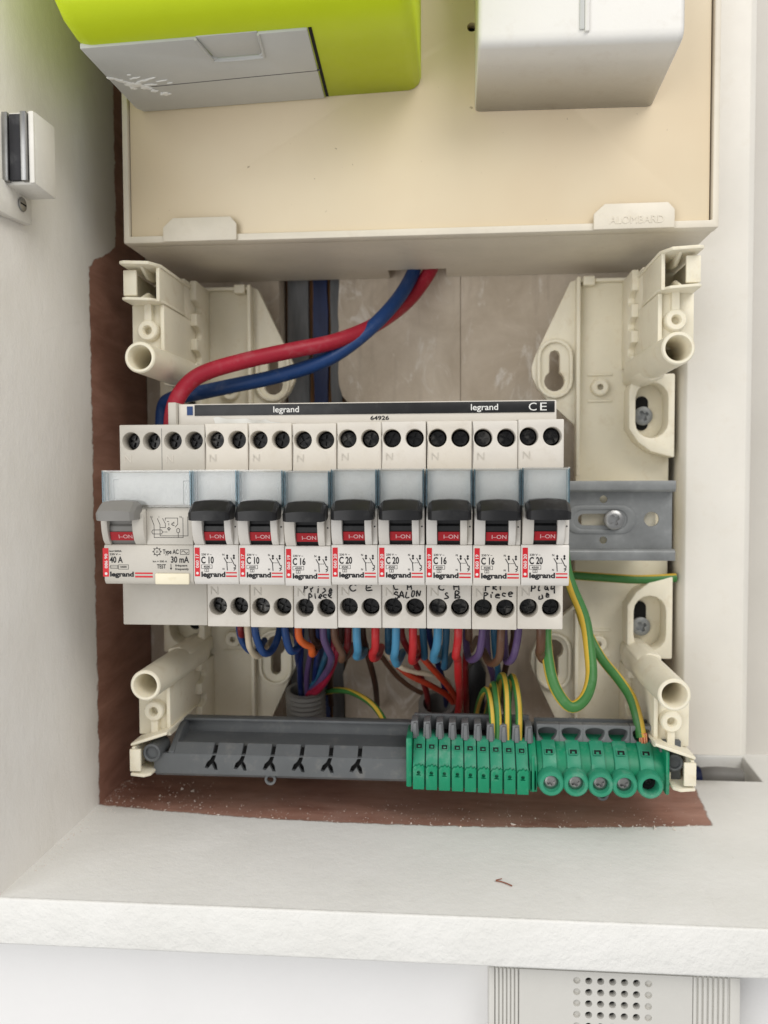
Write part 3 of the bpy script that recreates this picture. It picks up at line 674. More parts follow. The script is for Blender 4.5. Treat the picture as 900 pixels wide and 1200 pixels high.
def mcb_protos():
    D = {}; w0, w1 = .12, 17.58
    b = MB(); shoulder(b, w0, w1, 22.3, 41.2, [(4.25, 34.6), (13.2, 34.6)]); D['upper'] = b.mesh('terminal_block', M['breaker'], ORG, bev=.4)
    b = MB(); shoulder(b, w0, w1, -40.5, -21.3, [(4.5, -32.2), (13.2, -32.2)]); D['lower'] = b.mesh('terminal_block', M['breaker'], ORG, bev=.4)
    D['core'] = MB().box(w0+.02, w1-.02, -50, -.4, -21.25, 22.25).mesh('core', M['breaker'], ORG)
    D['label_seat'] = MB().prism([(-50.05, 22.3), (-56.6, 22.3), (-56.6, 8.2), (-50.05, 8.2)], w0, w1, 'x').mesh('label_seat', M['breaker_face'], ORG, bev=.2)
    D['label_card'] = MB().box(1.0, 16.7, -56.95, -56.65, 9.5, 21.6).mesh('label_card', M['paper'], ORG)
    D['front_plate'] = MB().prism([(-50.05, -6), (-60.2, -6), (-60.6, -6.8), (-60.6, -19.8), (-59.6, -21.3), (-50.05, -21.3)], w0, w1, 'x').mesh('front_plate', M['breaker_face'], ORG, bev=.3)
    ch = [(-50.05, -5.95), (-60.3, -5.95), (-62.0, -4.2), (-63.3, -1), (-63.9, 2.5), (-63.9, 6), (-60, 8.15), (-50.05, 8.15)]
    D['cheek_a'] = MB().prism(ch, .5, 4.5, 'x').mesh('cheek', M['breaker_face'], ORG, bev=.3)
    side = [(-50.05, -5.9), (-59.8, -5.9), (-60.8, 0), (-60.6, 6), (-59, 8.1), (-50.05, 8.1)]
    D['cheek_b'] = MB().prism(ch, 13.0, 15.6, 'x').prism(side, 15.62, 17.55, 'x').mesh('cheek', M['breaker_face'], ORG, bev=.3)
    D['dot'] = MB().disc(16.6, .9, .3, -60.92).mesh('dot', M['ink'], ORG)
    D['barrel'] = barrel(4.62, 12.9).mesh('barrel', M['black'], ORG)
    D['toggle'] = toggle(1.3, 16.95).mesh('toggle', M['black'], ORG, fixn=True, ang=24)
    D['cover'] = clear_cover(.2, 17.5).mesh('clear_cover', [M['clear'], M['clear_edge']], ORG)
    D['flag'] = indicator(4.75, 12.8).mesh('on_indicator', M['dark_red'], ORG)
    D['flag_text'] = indicator_text(4.75, 12.8).mesh('indicator_lettering', M['faded_white'], ORG)
    D['n_up'] = MB().text('N', 2.0, 26.0, 3.0, -43.95, depth=.28, bold=-.012).mesh('embossed_letter', M['rcd_body'], ORG)
    D['n_lo'] = MB().text('N', 1.6, -27.6, 3.4, -43.95, depth=.28, bold=-.012).mesh('embossed_letter', M['rcd_body'], ORG)
    return D
def indicator(x0, x1): return MB().add([(x0, -62.0, -1.0), (x1, -62.0, -1.0), (x1, -60.95, -4.3), (x0, -60.95, -4.3), (x0, -58, -1.0), (x1, -58, -1.0), (x1, -57, -4.3), (x0, -57, -4.3)],
                                       [(0, 3, 2, 1), (4, 5, 6, 7), (0, 1, 5, 4), (1, 2, 6, 5), (2, 3, 7, 6), (3, 0, 4, 7)])
def indicator_text(x0, x1): return MB().text('I–ON', x1-.5, -3.5, 1.5, -61.32, 'r', tilt=-.31, bold=.012, width=5.4)
MC = mcb_protos()
TS = [terminal_screw(0, 0).mesh('terminal_screw', M['screw_black'], (0, 0, 0)) for _ in range(5)]
def put_screw(parent, x, z):
    o = link('terminal_screw', random.choice(TS), parent); o.location = Vector((x-parent['_o'][0], 0, z-parent['_o'][2]))*S; o['_o'] = parent['_o']
    return o
FY = -60.68
def print_face(t, ox, ref, amp):
    F = lambda x: ox+(x-36)/36.1
    Zc = lambda y: 10.25-y/36.84
    q = MB(); q.rect(F(57), F(128), Zc(1045), Zc(638), FY); q.rect(F(495), F(648), Zc(1002), Zc(984), FY); q.rect(F(495), F(648), Zc(1052), Zc(1031), FY); q.obj('red_print', M['red'], t)
    q = MB(); q.text(ref, F(113), Zc(925), 1.15, FY-.02, 'l', bold=.02, rot=math.pi/2, width=5.4); q.disc(F(92), Zc(1000), .52, FY-.02); q.obj('white_print', M['white_ink'], t)
    q = MB()
    q.text(amp, F(147), Zc(860), 2.5, FY, 'l', bold=.028, width=(325-147)/36.1)
    q.text('legrand', F(147), Zc(1050), 1.85, FY, 'l', bold=.042, width=(486-147)/36.1)
    q.text('230 V ~', F(150), Zc(748), .72, FY, 'l', bold=.02, width=4.0)
    q.frame(F(150), F(300), Zc(932), Zc(882), .14, FY); q.text('4500', F(225), Zc(922), .75, FY, 'c', bold=.02, width=2.6)
    q.frame(F(196), F(250), Zc(978), Zc(940), .14, FY); q.text('3', F(223), Zc(973), .7, FY, 'c', bold=.02)
    # little two-pole circuit symbol
    wd = .3
    q.line([(F(472), Zc(785)), (F(508), Zc(850)), (F(514), Zc(955))], wd, FY); q.line([(F(566), Zc(785)), (F(615), Zc(885))], wd, FY)
    q.line([(F(615), Zc(885)), (F(630), Zc(885)), (F(630), Zc(915)), (F(606), Zc(925)), (F(630), Zc(935)), (F(608), Zc(958))], wd*.9, FY)
    for a in (515, 540, 565): q.line([(F(a), Zc(847)), (F(a+12), Zc(847))], .2, FY)
    for x in (514, 608): q.disc(F(x), Zc(752), .42, FY, 8); q.disc(F(x), Zc(785), .42, FY, 8); q.line([(F(x), Zc(740)), (F(x), Zc(798))], .26, FY)
    q.text('N', F(448), Zc(752), .75, FY, 'l', bold=.02); q.text('N', F(448), Zc(952), .7, FY, 'l', bold=.02)
    q.obj('black_print', M['ink'], t)
STROKES = {'C': [[(.95, .9), (.5, 1), (.05, .6), (.15, .1), (.6, 0), (1, .2)]], 'E': [[(.9, 1), (.1, .95), (.05, .05), (.95, 0)], [(.08, .5), (.75, .55)]],
           'H': [[(.1, 1), (.05, 0)], [(.9, 1), (.95, 0)], [(.07, .5), (.92, .55)]], 'S': [[(.9, .9), (.4, 1), (.1, .75), (.8, .4), (.7, .05), (.05, .1)]],
           'A': [[(.0, 0), (.45, 1), (.9, 0)], [(.2, .4), (.75, .4)]], 'L': [[(.15, 1), (.1, .05), (.85, .1)]], 'O': [[(.5, 1), (.1, .7), (.15, .15), (.55, 0), (.9, .4), (.8, .9), (.5, 1)]],
           'N': [[(.05, 0), (.15, 1), (.8, .1), (.95, 1)]], 'B': [[(.1, 0), (.15, 1), (.8, .85), (.7, .55), (.15, .5), (.9, .35), (.8, .05), (.1, 0)]],
           'P': [[(.15, -.1), (.25, 1), (.8, .95), (.85, .6), (.25, .5)]], 'R': [[(.1, 0), (.2, 1), (.8, .9), (.75, .55), (.2, .5), (.9, 0)]], 'I': [[(.5, 1), (.45, 0)]],
           'r': [[(.2, .65), (.25, 0)], [(.25, .45), (.8, .7)]], 'i': [[(.45, .6), (.45, 0)], [(.5, .9), (.55, .95)]], 'e': [[(.15, .3), (.85, .4), (.6, .7), (.2, .5), (.2, .1), (.8, .05)]],
           'c': [[(.85, .6), (.3, .6), (.15, .2), (.8, .05)]], 's': [[(.8, .65), (.25, .6), (.75, .25), (.2, .0)]], 'a': [[(.8, .6), (.3, .6), (.15, .15), (.7, .1), (.8, .6), (.85, 0)]],
           'l': [[(.4, 1.1), (.35, 0), (.7, .05)]], 'q': [[(.8, .6), (.3, .6), (.2, .15), (.75, .15)], [(.85, .65), (.75, -.5)]], 'u': [[(.15, .6), (.2, .1), (.7, .05), (.8, .6), (.85, 0)]], '`': [[(.2, 1.1), (.6, .9)]], ' ': []}
def handwriting(t, ox, lines):
    q = MB()
    for s_, x, z, h, wd, slope in lines:
        cx = x
        for ch in s_:
            for st in STROKES[ch]:
                pts = [(ox+cx+px_*wd*.78+random.uniform(-.26, .26), -44.06, z+(cx-x)*slope+pz*h+random.uniform(-.28, .28)) for px_, pz in st]
                q.sweep(pts, .29, 5, sub=3)
            cx += wd*random.uniform(.92, 1.06)
    return q.obj('handwritten_note', M['marker'], t)
def breaker(k, amp, ref, label, notes):
    ox = PITCH*k; org = (ox+8.85, 0, -40.5)
    t = thing('circuit_breaker', label, 'circuit breaker', org, 'black toggle circuit breakers in the row')
    for nm, key in (('terminal_block', 'upper'), ('terminal_block', 'lower'), ('core', 'core'), ('label_seat', 'label_seat'), ('label_card', 'label_card'), ('front_plate', 'front_plate'),
                    ('cheek', 'cheek_a'), ('cheek', 'cheek_b'), ('barrel', 'barrel'), ('toggle', 'toggle'), ('clear_cover', 'cover')):
        o = link(nm, MC[key], t); o['_o'] = org
        if key == 'upper':
            link('embossed_letter', MC['n_up'], o)
        if key == 'lower': link('embossed_letter', MC['n_lo'], o)
        if key == 'cheek_b': link('dot', MC['dot'], o)
        if key == 'barrel':
            fl_ = link('on_indicator', MC['flag'], o); tx = link('indicator_lettering', MC['flag_text'], o)
    for x, z in ((4.25, 34.6), (13.2, 34.6), (4.5, -32.2), (13.2, -32.2)): put_screw(t, ox+x, z)
    print_face(t, ox, ref, amp)
    if notes: handwriting(t, ox, notes)
    t.location.z += (random.uniform(-.15, .15) if k < 9 else .55)*S; t.location.y += random.uniform(-.2, .2)*S
    t.rotation_euler = (random.uniform(-.004, .004), random.uniform(-.004, .004), 0)
    return t
LB = [('C 10', '060 17', 'C 10 breaker right beside the grey toggle differential switch, without handwriting', None),
      ('C 10', '060 17', 'C 10 breaker without handwriting, second black toggle from the left', None),
      ('C 16', '060 19', 'leftmost C 16 breaker, its lower terminals marked with two scribbled words', [('Prise', 4.0, -26.0, 2.8, 2.5, -.03), ('Piece', 6.0, -29.0, 2.4, 2.0, .12)]),
      ('C 20', '060 20', 'C 20 breaker with the handwritten letters C E below it', [('C E', 5.0, -25.6, 2.4, 3.3, .02)]),
      ('C 20', '060 20', 'C 20 breaker with handwritten C H SALON below it', [('C H', 4.6, -25.2, 2.6, 2.6, .0), ('SALON', 5.0, -28.8, 2.6, 2.2, .10)]),
      ('C 16', '060 19', 'C 16 breaker with handwritten C H S B below it', [('C H', 5.0, -25.2, 2.4, 2.7, .0), ('S B', 7.0, -28.7, 2.6, 2.2, .08)]),
      ('C 16', '060 19', 'rightmost C 16 breaker, second black toggle from the right end', [('PRI', 5.2, -25.0, 2.6, 2.6, .03), ('Piece', 4.6, -28.4, 2.4, 2.4, .12)]),
      ('C 20', '060 20', 'C 20 breaker at the right end of the row, next to bare rail', [('Plaq', 5.0, -25.6, 2.6, 2.5, .10), ('ue', 8.2, -28.6, 2.4, 2.4, .30)])]
for i, (a, r_, lb, nt) in enumerate(LB): breaker(i+2, a, r_, lb, nt)

# differential switch, two modules wide
ORG2 = (17.7, 0, -40.5)
t = thing('differential_switch', 'two module 40 A differential switch with grey toggle at the row start', 'differential switch', ORG2)
W0, W1 = .1, 35.28
ho = [(4.9, 34.4), (13.4, 34.4), (22.2, 34.5), (30.9, 34.5)]
b = MB(); shoulder(b, W0, W1, 22.3, 41.0, ho); ub = b.obj('terminal_block', M['rcd_body'], t, bev=.4)
MB().box(17.55, 17.75, -44.04, -43.9, 22.6, 39.5).obj('module_seam', M['grey_ink'], ub)
q = MB().text('N', 2.2, 25.8, 3.0, -43.95, depth=.28, bold=-.012).text('N', 19.6, 25.8, 3.0, -43.95, depth=.28, bold=-.012); q.obj('embossed_letter', M['breaker'], ub)
for x, z in ho: put_screw(t, x, z)
MB().box(W0, W1, -43.5, 7.6, -40.2, -21.3).obj('lower_block', M['rcd_body'], t, bev=.5)
MB().box(W0+.02, W1-.02, -50, -.4, -21.25, 22.25).obj('core', M['rcd_body'], t)
MB().prism([(-50.05, 22.3), (-56.6, 22.3), (-56.6, 8.2), (-50.05, 8.2)], W0, W1, 'x').obj('label_seat', M['rcd_body'], t, bev=.2)
MB().box(1.2, 34.2, -56.95, -56.65, 9.2, 21.6).obj('label_card', M['paper'], t)
FR = lambda x: (x-58)/14.6
ZR = lambda y: 22.3-(y-65)/15.35
MB().prism([(-50.05, -6), (-60.2, -6), (-60.6, -6.8), (-60.6, -19.8), (-59.6, -21.3), (-50.05, -21.3)], W0, W1, 'x').obj('front_plate', M['rcd_body'], t, bev=.3)
MB().prism([(-50.05, -5.98), (-60.58, -5.98), (-60.58, 8.18), (-50.05, 8.18)], 17.2, W1, 'x').obj('front_plate', M['rcd_body'], t, bev=.2)
ch = [(-50.05, -5.95), (-60.3, -5.95), (-62.0, -4.2), (-63.3, -1), (-63.9, 2.5), (-63.9, 6), (-60, 8.15), (-50.05, 8.15)]
MB().prism(ch, .4, 2.9, 'x').obj('cheek', M['rcd_body'], t, bev=.3)
MB().prism(ch, 12.6, 17.1, 'x').obj('cheek', M['rcd_body'], t, bev=.3)
bo = barrel(3.0, 12.5).obj('barrel', M['grey_toggle'], t)
indicator(3.2, 12.2).obj('on_indicator', M['dark_red'], bo); indicator_text(3.2, 12.4).obj('indicator_lettering', M['faded_white'], bo)
toggle(1.3, 16.0).obj('toggle', M['grey_toggle'], t, fixn=True, ang=24)
clear_cover(.2, 35.1).obj('clear_cover', [M['clear'], M['clear_edge']], t)
q = MB(); q.box(FR(357), FR(553), -61.6, -60.5, ZR(733), ZR(667)); q.obj('test_button', M['cream'], t, bev=.5)
MB().text('TEST', (FR(357)+FR(553))/2, ZR(706), 1.0, -61.57, 'c', depth=.12).obj('embossed_lettering', M['cream'], t)
q = MB(); q.rect(FR(52), FR(86), ZR(690), ZR(520), FY); q.rect(FR(238), FR(340), ZR(673), ZR(664), FY); q.rect(FR(238), FR(340), ZR(694), ZR(684), FY); q.obj('red_print', M['red'], t)
q = MB(); q.text('086 90', FR(79), ZR(640), 1.1, FY-.02, 'l', bold=.02, rot=math.pi/2, width=5.6); q.disc(FR(70), ZR(672), .55, FY-.02); q.obj('white_print', M['white_ink'], t)
q = MB()
q.text('40 A', FR(92), ZR(606), 2.3, FY, 'l', bold=.026, width=5.2); q.text('legrand', FR(93), ZR(688), 1.75, FY, 'l', bold=.042, width=9.4)
q.text('Im=500A', FR(92), ZR(543), .7, FY, 'l', bold=.02, width=4.8); q.text('230 V ~', FR(92), ZR(562), .75, FY, 'l', bold=.02, width=4.4)
q.frame(FR(97), FR(138), ZR(641), ZR(622), .14, FY); q.line([(FR(90), ZR(632)), (FR(138), ZR(632))], .12, FY); q.frame(FR(142), FR(200), ZR(645), ZR(619), .14, FY); q.text('10000', FR(171), ZR(637), .75, FY, 'c', bold=.02, width=2.6)
gx, gz = FR(367), ZR(540)
q.line([(gx+1.25*math.cos(a*math.pi/8), gz+1.25*math.sin(a*math.pi/8)) for a in range(17)], .22, FY); q.text('25', gx, gz-.4, .8, FY, 'c')
for a in range(8): q.disc(gx+1.6*math.cos(a*math.pi/4), gz+1.6*math.sin(a*math.pi/4), .24, FY, 6)
q.text('Type AC', FR(400), ZR(553), 1.7, FY, 'l', bold=.022, width=6.2); q.frame(FR(501), FR(550), ZR(556), ZR(528), .16, FY)
q.line([(FR(508)+i*.24, ZR(542)+.45*math.sin(i*.6)) for i in range(11)], .2, FY)
q.text('30 mA', FR(446), ZR(604), 2.3, FY, 'l', bold=.026, width=7.1); q.text('Icn = 500 A', FR(342), ZR(603), .72, FY, 'l', bold=.015, width=5.6)
q.text('TEST', FR(365), ZR(639), 1.55, FY, 'l', bold=.02, width=3.5); q.line([(FR(446), ZR(614)), (FR(446), ZR(640))], .22, FY); q.add([(FR(446)-.5, FY, ZR(636)), (FR(446), FY, ZR(648)), (FR(446)+.5, FY, ZR(636))], [(0, 1, 2)])
q.text('fréquent', FR(470), ZR(627), .8, FY, 'l', bold=.02, width=4.8); q.text('frequently', FR(470), ZR(648), .8, FY, 'l', bold=.02, width=5.4)
q.disc(15.2, ZR(408), .3, -63.4)
# wiring diagram
Yd = -60.62; L_ = lambda *p: q.line([(FR(a), ZR(b2)) for a, b2 in p], .2, Yd)
L_((338, 345), (352, 385), (352, 457), (518, 457), (518, 340)); L_((372, 345), (386, 380), (386, 447), (546, 447), (546, 335)); L_((402, 345), (417, 375), (417, 398), (386, 398)); L_((417, 355), (417, 342), (488, 342), (488, 378), (474, 395))
L_((490, 402), (482, 408), (482, 424), (490, 430), (498, 424), (498, 408), (490, 402)); L_((490, 430), (490, 457)); L_((345, 412), (395, 412), (400, 424), (395, 436), (345, 436), (338, 424), (345, 412))
for a, b2 in (((400, 424), (410, 424)), ((416, 424), (426, 424)), ((437, 418), (437, 398)), ((437, 384), (437, 372)), ((437, 362), (428, 362)), ((456, 372), (468, 372)), ((456, 384), (466, 384))): L_(a, b2)
L_((428, 405), (437, 396), (446, 405), (437, 414), (428, 405)); L_((468, 365), (452, 378), (468, 388))
q.text('N', FR(332), ZR(342), .8, Yd); q.text('1', FR(380), ZR(342), .8, Yd); q.text('N', FR(500), ZR(342), .8, Yd)
q.obj('black_print', M['ink'], t)
MB().line([(30.7, 9.4), (30.7, 18.4), (34, 18.4)], .16, -57.0).line([(3, 9.8), (3, 19), (5, 19)], .12, -57.0).obj('card_line', M['grey_ink'], t)

# ------------------------------------------------------------------ wires
def wire(col, pts, r, label, twist=0, group=None, name='wire', n=12, phase=0.0):
    P = [p if isinstance(p, Vector) else at(*p) for p in pts]
    jt = .55 if name == 'wire' else .35
    P = P[:2]+[p+Vector((random.uniform(-jt, jt), random.uniform(-jt, jt), random.uniform(-jt, jt))) for p in P[2:-1]]+P[-1:]
    q = MB()
    if col == 'earth': o_ = q.sweep(P, r*.93, 16, stripe=3, twist=twist, phase=phase).obj(name, [WIRE['wgreen'], WIRE['wyellow']])
    else: o_ = q.sweep(P, r*(.82 if name == 'wire' else .94), n).obj(name, WIRE[col])
    return tag(o_, label, 'wire', group)
wire('blue', [(486, 306, 50), (484, 320, 48), (466, 352, 34), (432, 388, 18), (385, 420, 8), (330, 440, 4), (270, 452, 2), (222, 463, 2), (202, 467, 6), (192, 478, 12), (190, 520, 16)], 3.55, 'thick blue cable arching from the meter tray to the differential switch', name='supply_cable', n=16)
wire('red', [(508, 306, 54), (502, 321, 52), (478, 352, 44), (440, 381, 24), (392, 400, 6), (340, 411, -4), (285, 424, -10), (240, 438, -14), (216, 455, -16), (204, 478, -18), (200, 515, -18)], 3.75, 'thick red cable arching from the meter tray to the differential switch', name='supply_cable', n=16)
def drop(col, x, ybot, label, r=1.9, Y=-30, x2=None, tail=None):
    x2 = x if x2 is None else x2
    pts = [(x, 718, Y), (x, 745, Y), ((x+x2)/2, (745+ybot)/2, Y+3), (x2, ybot-6, Y+7), (x2+1, ybot, Y+13)]
    pts += tail if tail else [(x2+6, ybot-4, Y+28), (x2+10, ybot-14, Y+44)]
    return wire(col, pts, r, label)
wire('darkred', [(282, 722, -26), (282, 738, -24), (286, 750, -14), (296, 742, 2)], 1.7, 'dark red wire end at the far left under the breakers')
wire('blue', [(281, 722, -20), (281, 742, -20), (287, 758, -16), (300, 764, -8), (310, 750, 6)], 1.8, 'small blue wire behind the cream wire at the far left')
wire('cream', [(290, 722, -28), (291, 745, -28), (294, 762, -24), (302, 768, -12), (312, 758, 8)], 1.8, 'cream wire hanging under the first C 10 breaker')
wire('blue', [(298, 722, -32), (300, 745, -32), (308, 765, -28), (320, 762, -20), (326, 742, -14), (328, 722, -10)], 1.9, 'dark blue wire making a narrow loop beside the cream wire')
wire('blue', [(333, 722, -30), (335, 745, -30), (341, 763, -26), (350, 758, -20), (352, 742, -14), (352, 722, -10)], 2.0, 'blue wire in a tight loop left of the orange wire')
drop('orange', 350, 766, 'orange wire under the leftmost C 16 breaker', x2=364, Y=-30)
drop('darkbrown', 366, 758, 'dark brown wire just right of the orange wire', x2=372, Y=-18)
drop('purple', 379, 772, 'purple wire bending down between orange and brown wires', x2=388, Y=-28, tail=[(386, 785, 8), (372, 805, 26), (362, 812, 33), (360, 840, 38)])
drop('brown', 392, 772, 'brown wire left of the light blue wire', x2=400, Y=-28)
drop('darkred', 408, 770, 'dark maroon wire just left of the light blue wire', x2=404, Y=-10)
drop('lightblue', 418, 770, 'leftmost light blue wire, under the C E breaker', Y=-32, r=2.1)
drop('brightred', 440, 772, 'leftmost bright red wire, under the C E breaker', x2=437, Y=-32, r=2.1)
drop('teal', 455, 762, 'dark teal wire behind the second light blue wire', Y=-16)
drop('lightblue', 464, 778, 'light blue wire under the SALON breaker', x2=462, Y=-32, r=2.1)
drop('brightred', 484, 776, 'bright red wire under the SALON breaker', x2=482, Y=-32, r=2.1)
wire('teal', [(494, 722, -16), (496, 745, -14), (497, 770, -4), (492, 760, 14)], 1.9, 'teal wire between the bright red wire and the third light blue wire')
drop('lightblue', 513, 774, 'light blue wire right of the rust coloured wires', x2=508, Y=-32, r=2.2)
drop('teal', 523, 782, 'deep blue wire just behind the third light blue wire', x2=520, Y=-14)
drop('brightred', 537, 774, 'rightmost bright red wire, under the C H S B breaker', x2=535, Y=-32, r=2.1, tail=[(538, 795, -4), (540, 815, 20), (536, 840, 40)])
drop('brown', 549, 762, 'faint brown wire in shadow right of the last bright red wire', Y=-6)
wire('purple', [(566, 722, -30), (565, 745, -30), (560, 766, -26), (550, 772, -16), (546, 750, -4), (548, 722, 0)], 1.9, 'purple wire curling left under the last C 16 breaker')
wire('brown', [(588, 722, -30), (587, 745, -30), (584, 770, -26), (574, 776, -16), (566, 762, -2)], 2.0, 'brown wire curling left between two purple wires')
wire('purple', [(608, 722, -30), (607, 745, -30), (602, 770, -26), (594, 774, -18), (590, 750, -8), (590, 722, -4)], 1.9, 'purple wire looping between two brown wires, near the green wires')
drop('brown', 634, 772, 'rightmost brown wire, beside the big green and yellow loop', Y=-30, r=2.3)
wire('teal', [(578, 722, -10), (580, 760, -4), (584, 792, 14), (576, 815, 34)], 1.8, 'teal wire dropping behind the right hand brown wire')
wire('purple', [(570, 722, 4), (572, 770, 12), (578, 800, 30), (570, 830, 44)], 1.8, 'purple wire hanging in shadow above the green terminals')
for i, (col, x, xe, ye, lb) in enumerate((('darkbrown', 424, 440, 800, 'dark brown wire hanging far back under the C E breaker'), ('darkred', 470, 500, 812, 'dark red wire far back under the SALON breaker'),
        ('navy', 502, 522, 806, 'navy wire far back behind the third light blue wire'), ('darkred', 548, 545, 820, 'dark red wire far back right of the last bright red wire'), ('darkbrown', 600, 590, 806, 'dark brown wire far back behind the last purple wire'),
        ('navy', 346, 352, 790, 'navy wire far back behind the orange wire'), ('darkbrown', 398, 386, 800, 'dark brown wire far back above the corrugated conduit'))):
    wire(col, [(x, 722, -6), (x+2, 748, 0), ((x+xe)/2, 772, 16), (xe, ye, 36), (xe+2, ye+26, 56)], 1.8, lb)
# bundle into the left conduit
for col, x0, x1, lb in (('navy', 352, 350, 'navy wire entering the corrugated conduit on the left'), ('purple', 364, 357, 'violet wire entering the corrugated conduit beside the navy one'), ('teal', 384, 362, 'teal wire slanting into the corrugated conduit'), ('navy', 372, 366, 'second navy wire at the right of the conduit mouth')):
    wire(col, [(x0, 722, 0), (x0+1, 755, 8), ((x0+x1)/2, 790, 24), (x1+2, 812, 33), (x1+2, 850, 38)], 1.7, lb)
for dx, lb in ((0, 'crimson wire curving into the corrugated conduit, front one'), (5, 'crimson wire curving into the corrugated conduit, rear one')):
    wire('crimson', [(392+dx, 735, 4), (390+dx, 765, 2), (382+dx*.6, 790, 14), (372, 806+dx, 25), (362, 814, 32), (358, 845, 38)], 1.7, lb)
wire('rust', [(488, 745, 8), (494, 768, 6), (510, 788, 14), (528, 806, 28), (536, 824, 42), (536, 842, 54)], 1.8, 'upper rust orange wire running down to the second conduit')
wire('rust', [(458, 772, 22), (478, 790, 22), (502, 803, 28), (524, 816, 38), (534, 830, 46), (532, 846, 55)], 1.8, 'lower rust orange wire running down to the second conduit')
wire('cream', [(446, 755, 26), (466, 779, 18), (484, 788, 20), (510, 790, 28), (524, 800, 42), (530, 820, 54)], 1.6, 'cream wire crossing over the rust orange wires')
wire('brown', [(446, 768, 40), (468, 795, 44), (494, 812, 50), (518, 816, 54), (528, 834, 56)], 1.6, 'brown wire lying on the back board below the light blue wires')
wire('earth', [(378, 812, 44), (392, 809, 36), (412, 812, 28), (436, 826, 18), (452, 846, 8), (458, 872, 2)], 1.6, 'thin green and yellow wire from conduit to the grey tray', twist=2.0)
# earth wires
wire('earth', [(646, 700, -4), (640, 735, -12), (641, 770, -20), (650, 805, -26), (668, 828, -28), (684, 820, -27), (692, 795, -24), (692, 765, -18), (684, 725, -12), (672, 692, -10), (664, 668, -8), (660, 640, -6)], 2.6, 'thick green and yellow wire in a big loop right of the breakers', twist=1.5, name='earth_wire')
wire('earth', [(676, 700, 16), (686, 735, 14), (704, 770, 8), (724, 795, 0), (740, 818, -6), (748, 842, -10), (752, 864, -12)], 2.4, 'thick green and yellow wire running down into the screw terminals', twist=1.2, name='earth_wire')
wire('earth', [(640, 672, 30), (668, 674, 30), (710, 677, 31), (750, 679, 32), (792, 677, 33)], 2.3, 'straight green and yellow wire passing under the bare rail', twist=.5, name='earth_wire')
cp = MB()
for i in range(9):
    a = 2*math.pi*i/9; p = at(753, 858, -12)+Vector((1.5*math.cos(a)*(i > 0), 1.5*math.sin(a)*(i > 0), 0)); cp.sweep([p, p+Vector((.4, .3, -4.4))], .52, 6, sub=1)
tag(cp.obj('copper_strands', M['copper']), 'bare copper strands of the thick earth wire in the last screw terminal', 'wire')
for i, (xa, xt, xb, yt, r_, lb) in enumerate(((560, 568, 576, 808, 1.5, 'leftmost small green and yellow wire arching into the green terminals'), (572, 578, 583, 802, 1.5, 'mostly yellow small earth wire in the green terminals'),
                                    (583, 588, 594, 793, 1.7, 'third small earth wire, arching highest over the green terminals'), (595, 600, 607, 794, 1.7, 'rightmost small earth wire in the green terminals'))):
    wire('earth', [(xa-4, 850, 46), (xa, 828, 30), (xt-2, yt+4, 8), (xt+2, yt, 0), (xb-1, yt+14, -8), (xb+1, yt+38, -12), (xb+1, 872, -13)], r_, lb, twist=(.3, 1.2, .4, .3)[i], name='earth_wire', phase=(0, 1.5, .2, 2.9)[i])
# conduits
def conduit(path, r, label):
    q = MB(); P = [Vector(p) for p in path]; prof = []
    L = (P[-1]-P[0]).length; n = int(L/2.4); d = (P[-1]-P[0]).normalized()
    u = d.orthogonal().normalized(); v_ = d.cross(u); V = []; N = 28; rings = []
    for i in range(n*4+1):
        a = i/4; rings.append((a/n*L, r+.75*math.cos(2*math.pi*a)))
    rings = [(0, r-1.4)]+rings+[(L, r-1.6), (L*.1, r-1.8)]
    for a, rr in rings:
        for k_ in range(N): th = 2*math.pi*k_/N; V.append(P[0]+d*a+(u*math.cos(th)+v_*math.sin(th))*rr)
    q.add(V, [(i*N+k_, i*N+(k_+1) % N, (i+1)*N+(k_+1) % N, (i+1)*N+k_) for i in range(len(rings)-1) for k_ in range(N)])
    return tag(q.obj('corrugated_conduit', M['conduit'], fixn=True, ang=60), label, 'conduit')
a = at(360, 880, 40); b2 = at(358, 808, 34); conduit([a, b2], 9.3, 'grey corrugated conduit behind the empty grey tray, left of the terminals')
a = at(512, 862, 54); b2 = at(512, 824, 42); conduit([a, b2], 8.6, 'grey corrugated conduit behind the green terminals with rust wires entering')
blk = MB(); p = at(558, 800, 52); blk.prism([(p.x-5, p.z-16), (p.x+4, p.z-16), (p.x+5, p.z+6), (p.x+1, p.z+14), (p.x-4, p.z+8)], 47, 61.5, 'y'); tag(blk.obj('cable_clamp', M['black'], bev=1.0), 'black plastic cable clamp on the back board above green terminals', 'clamp')

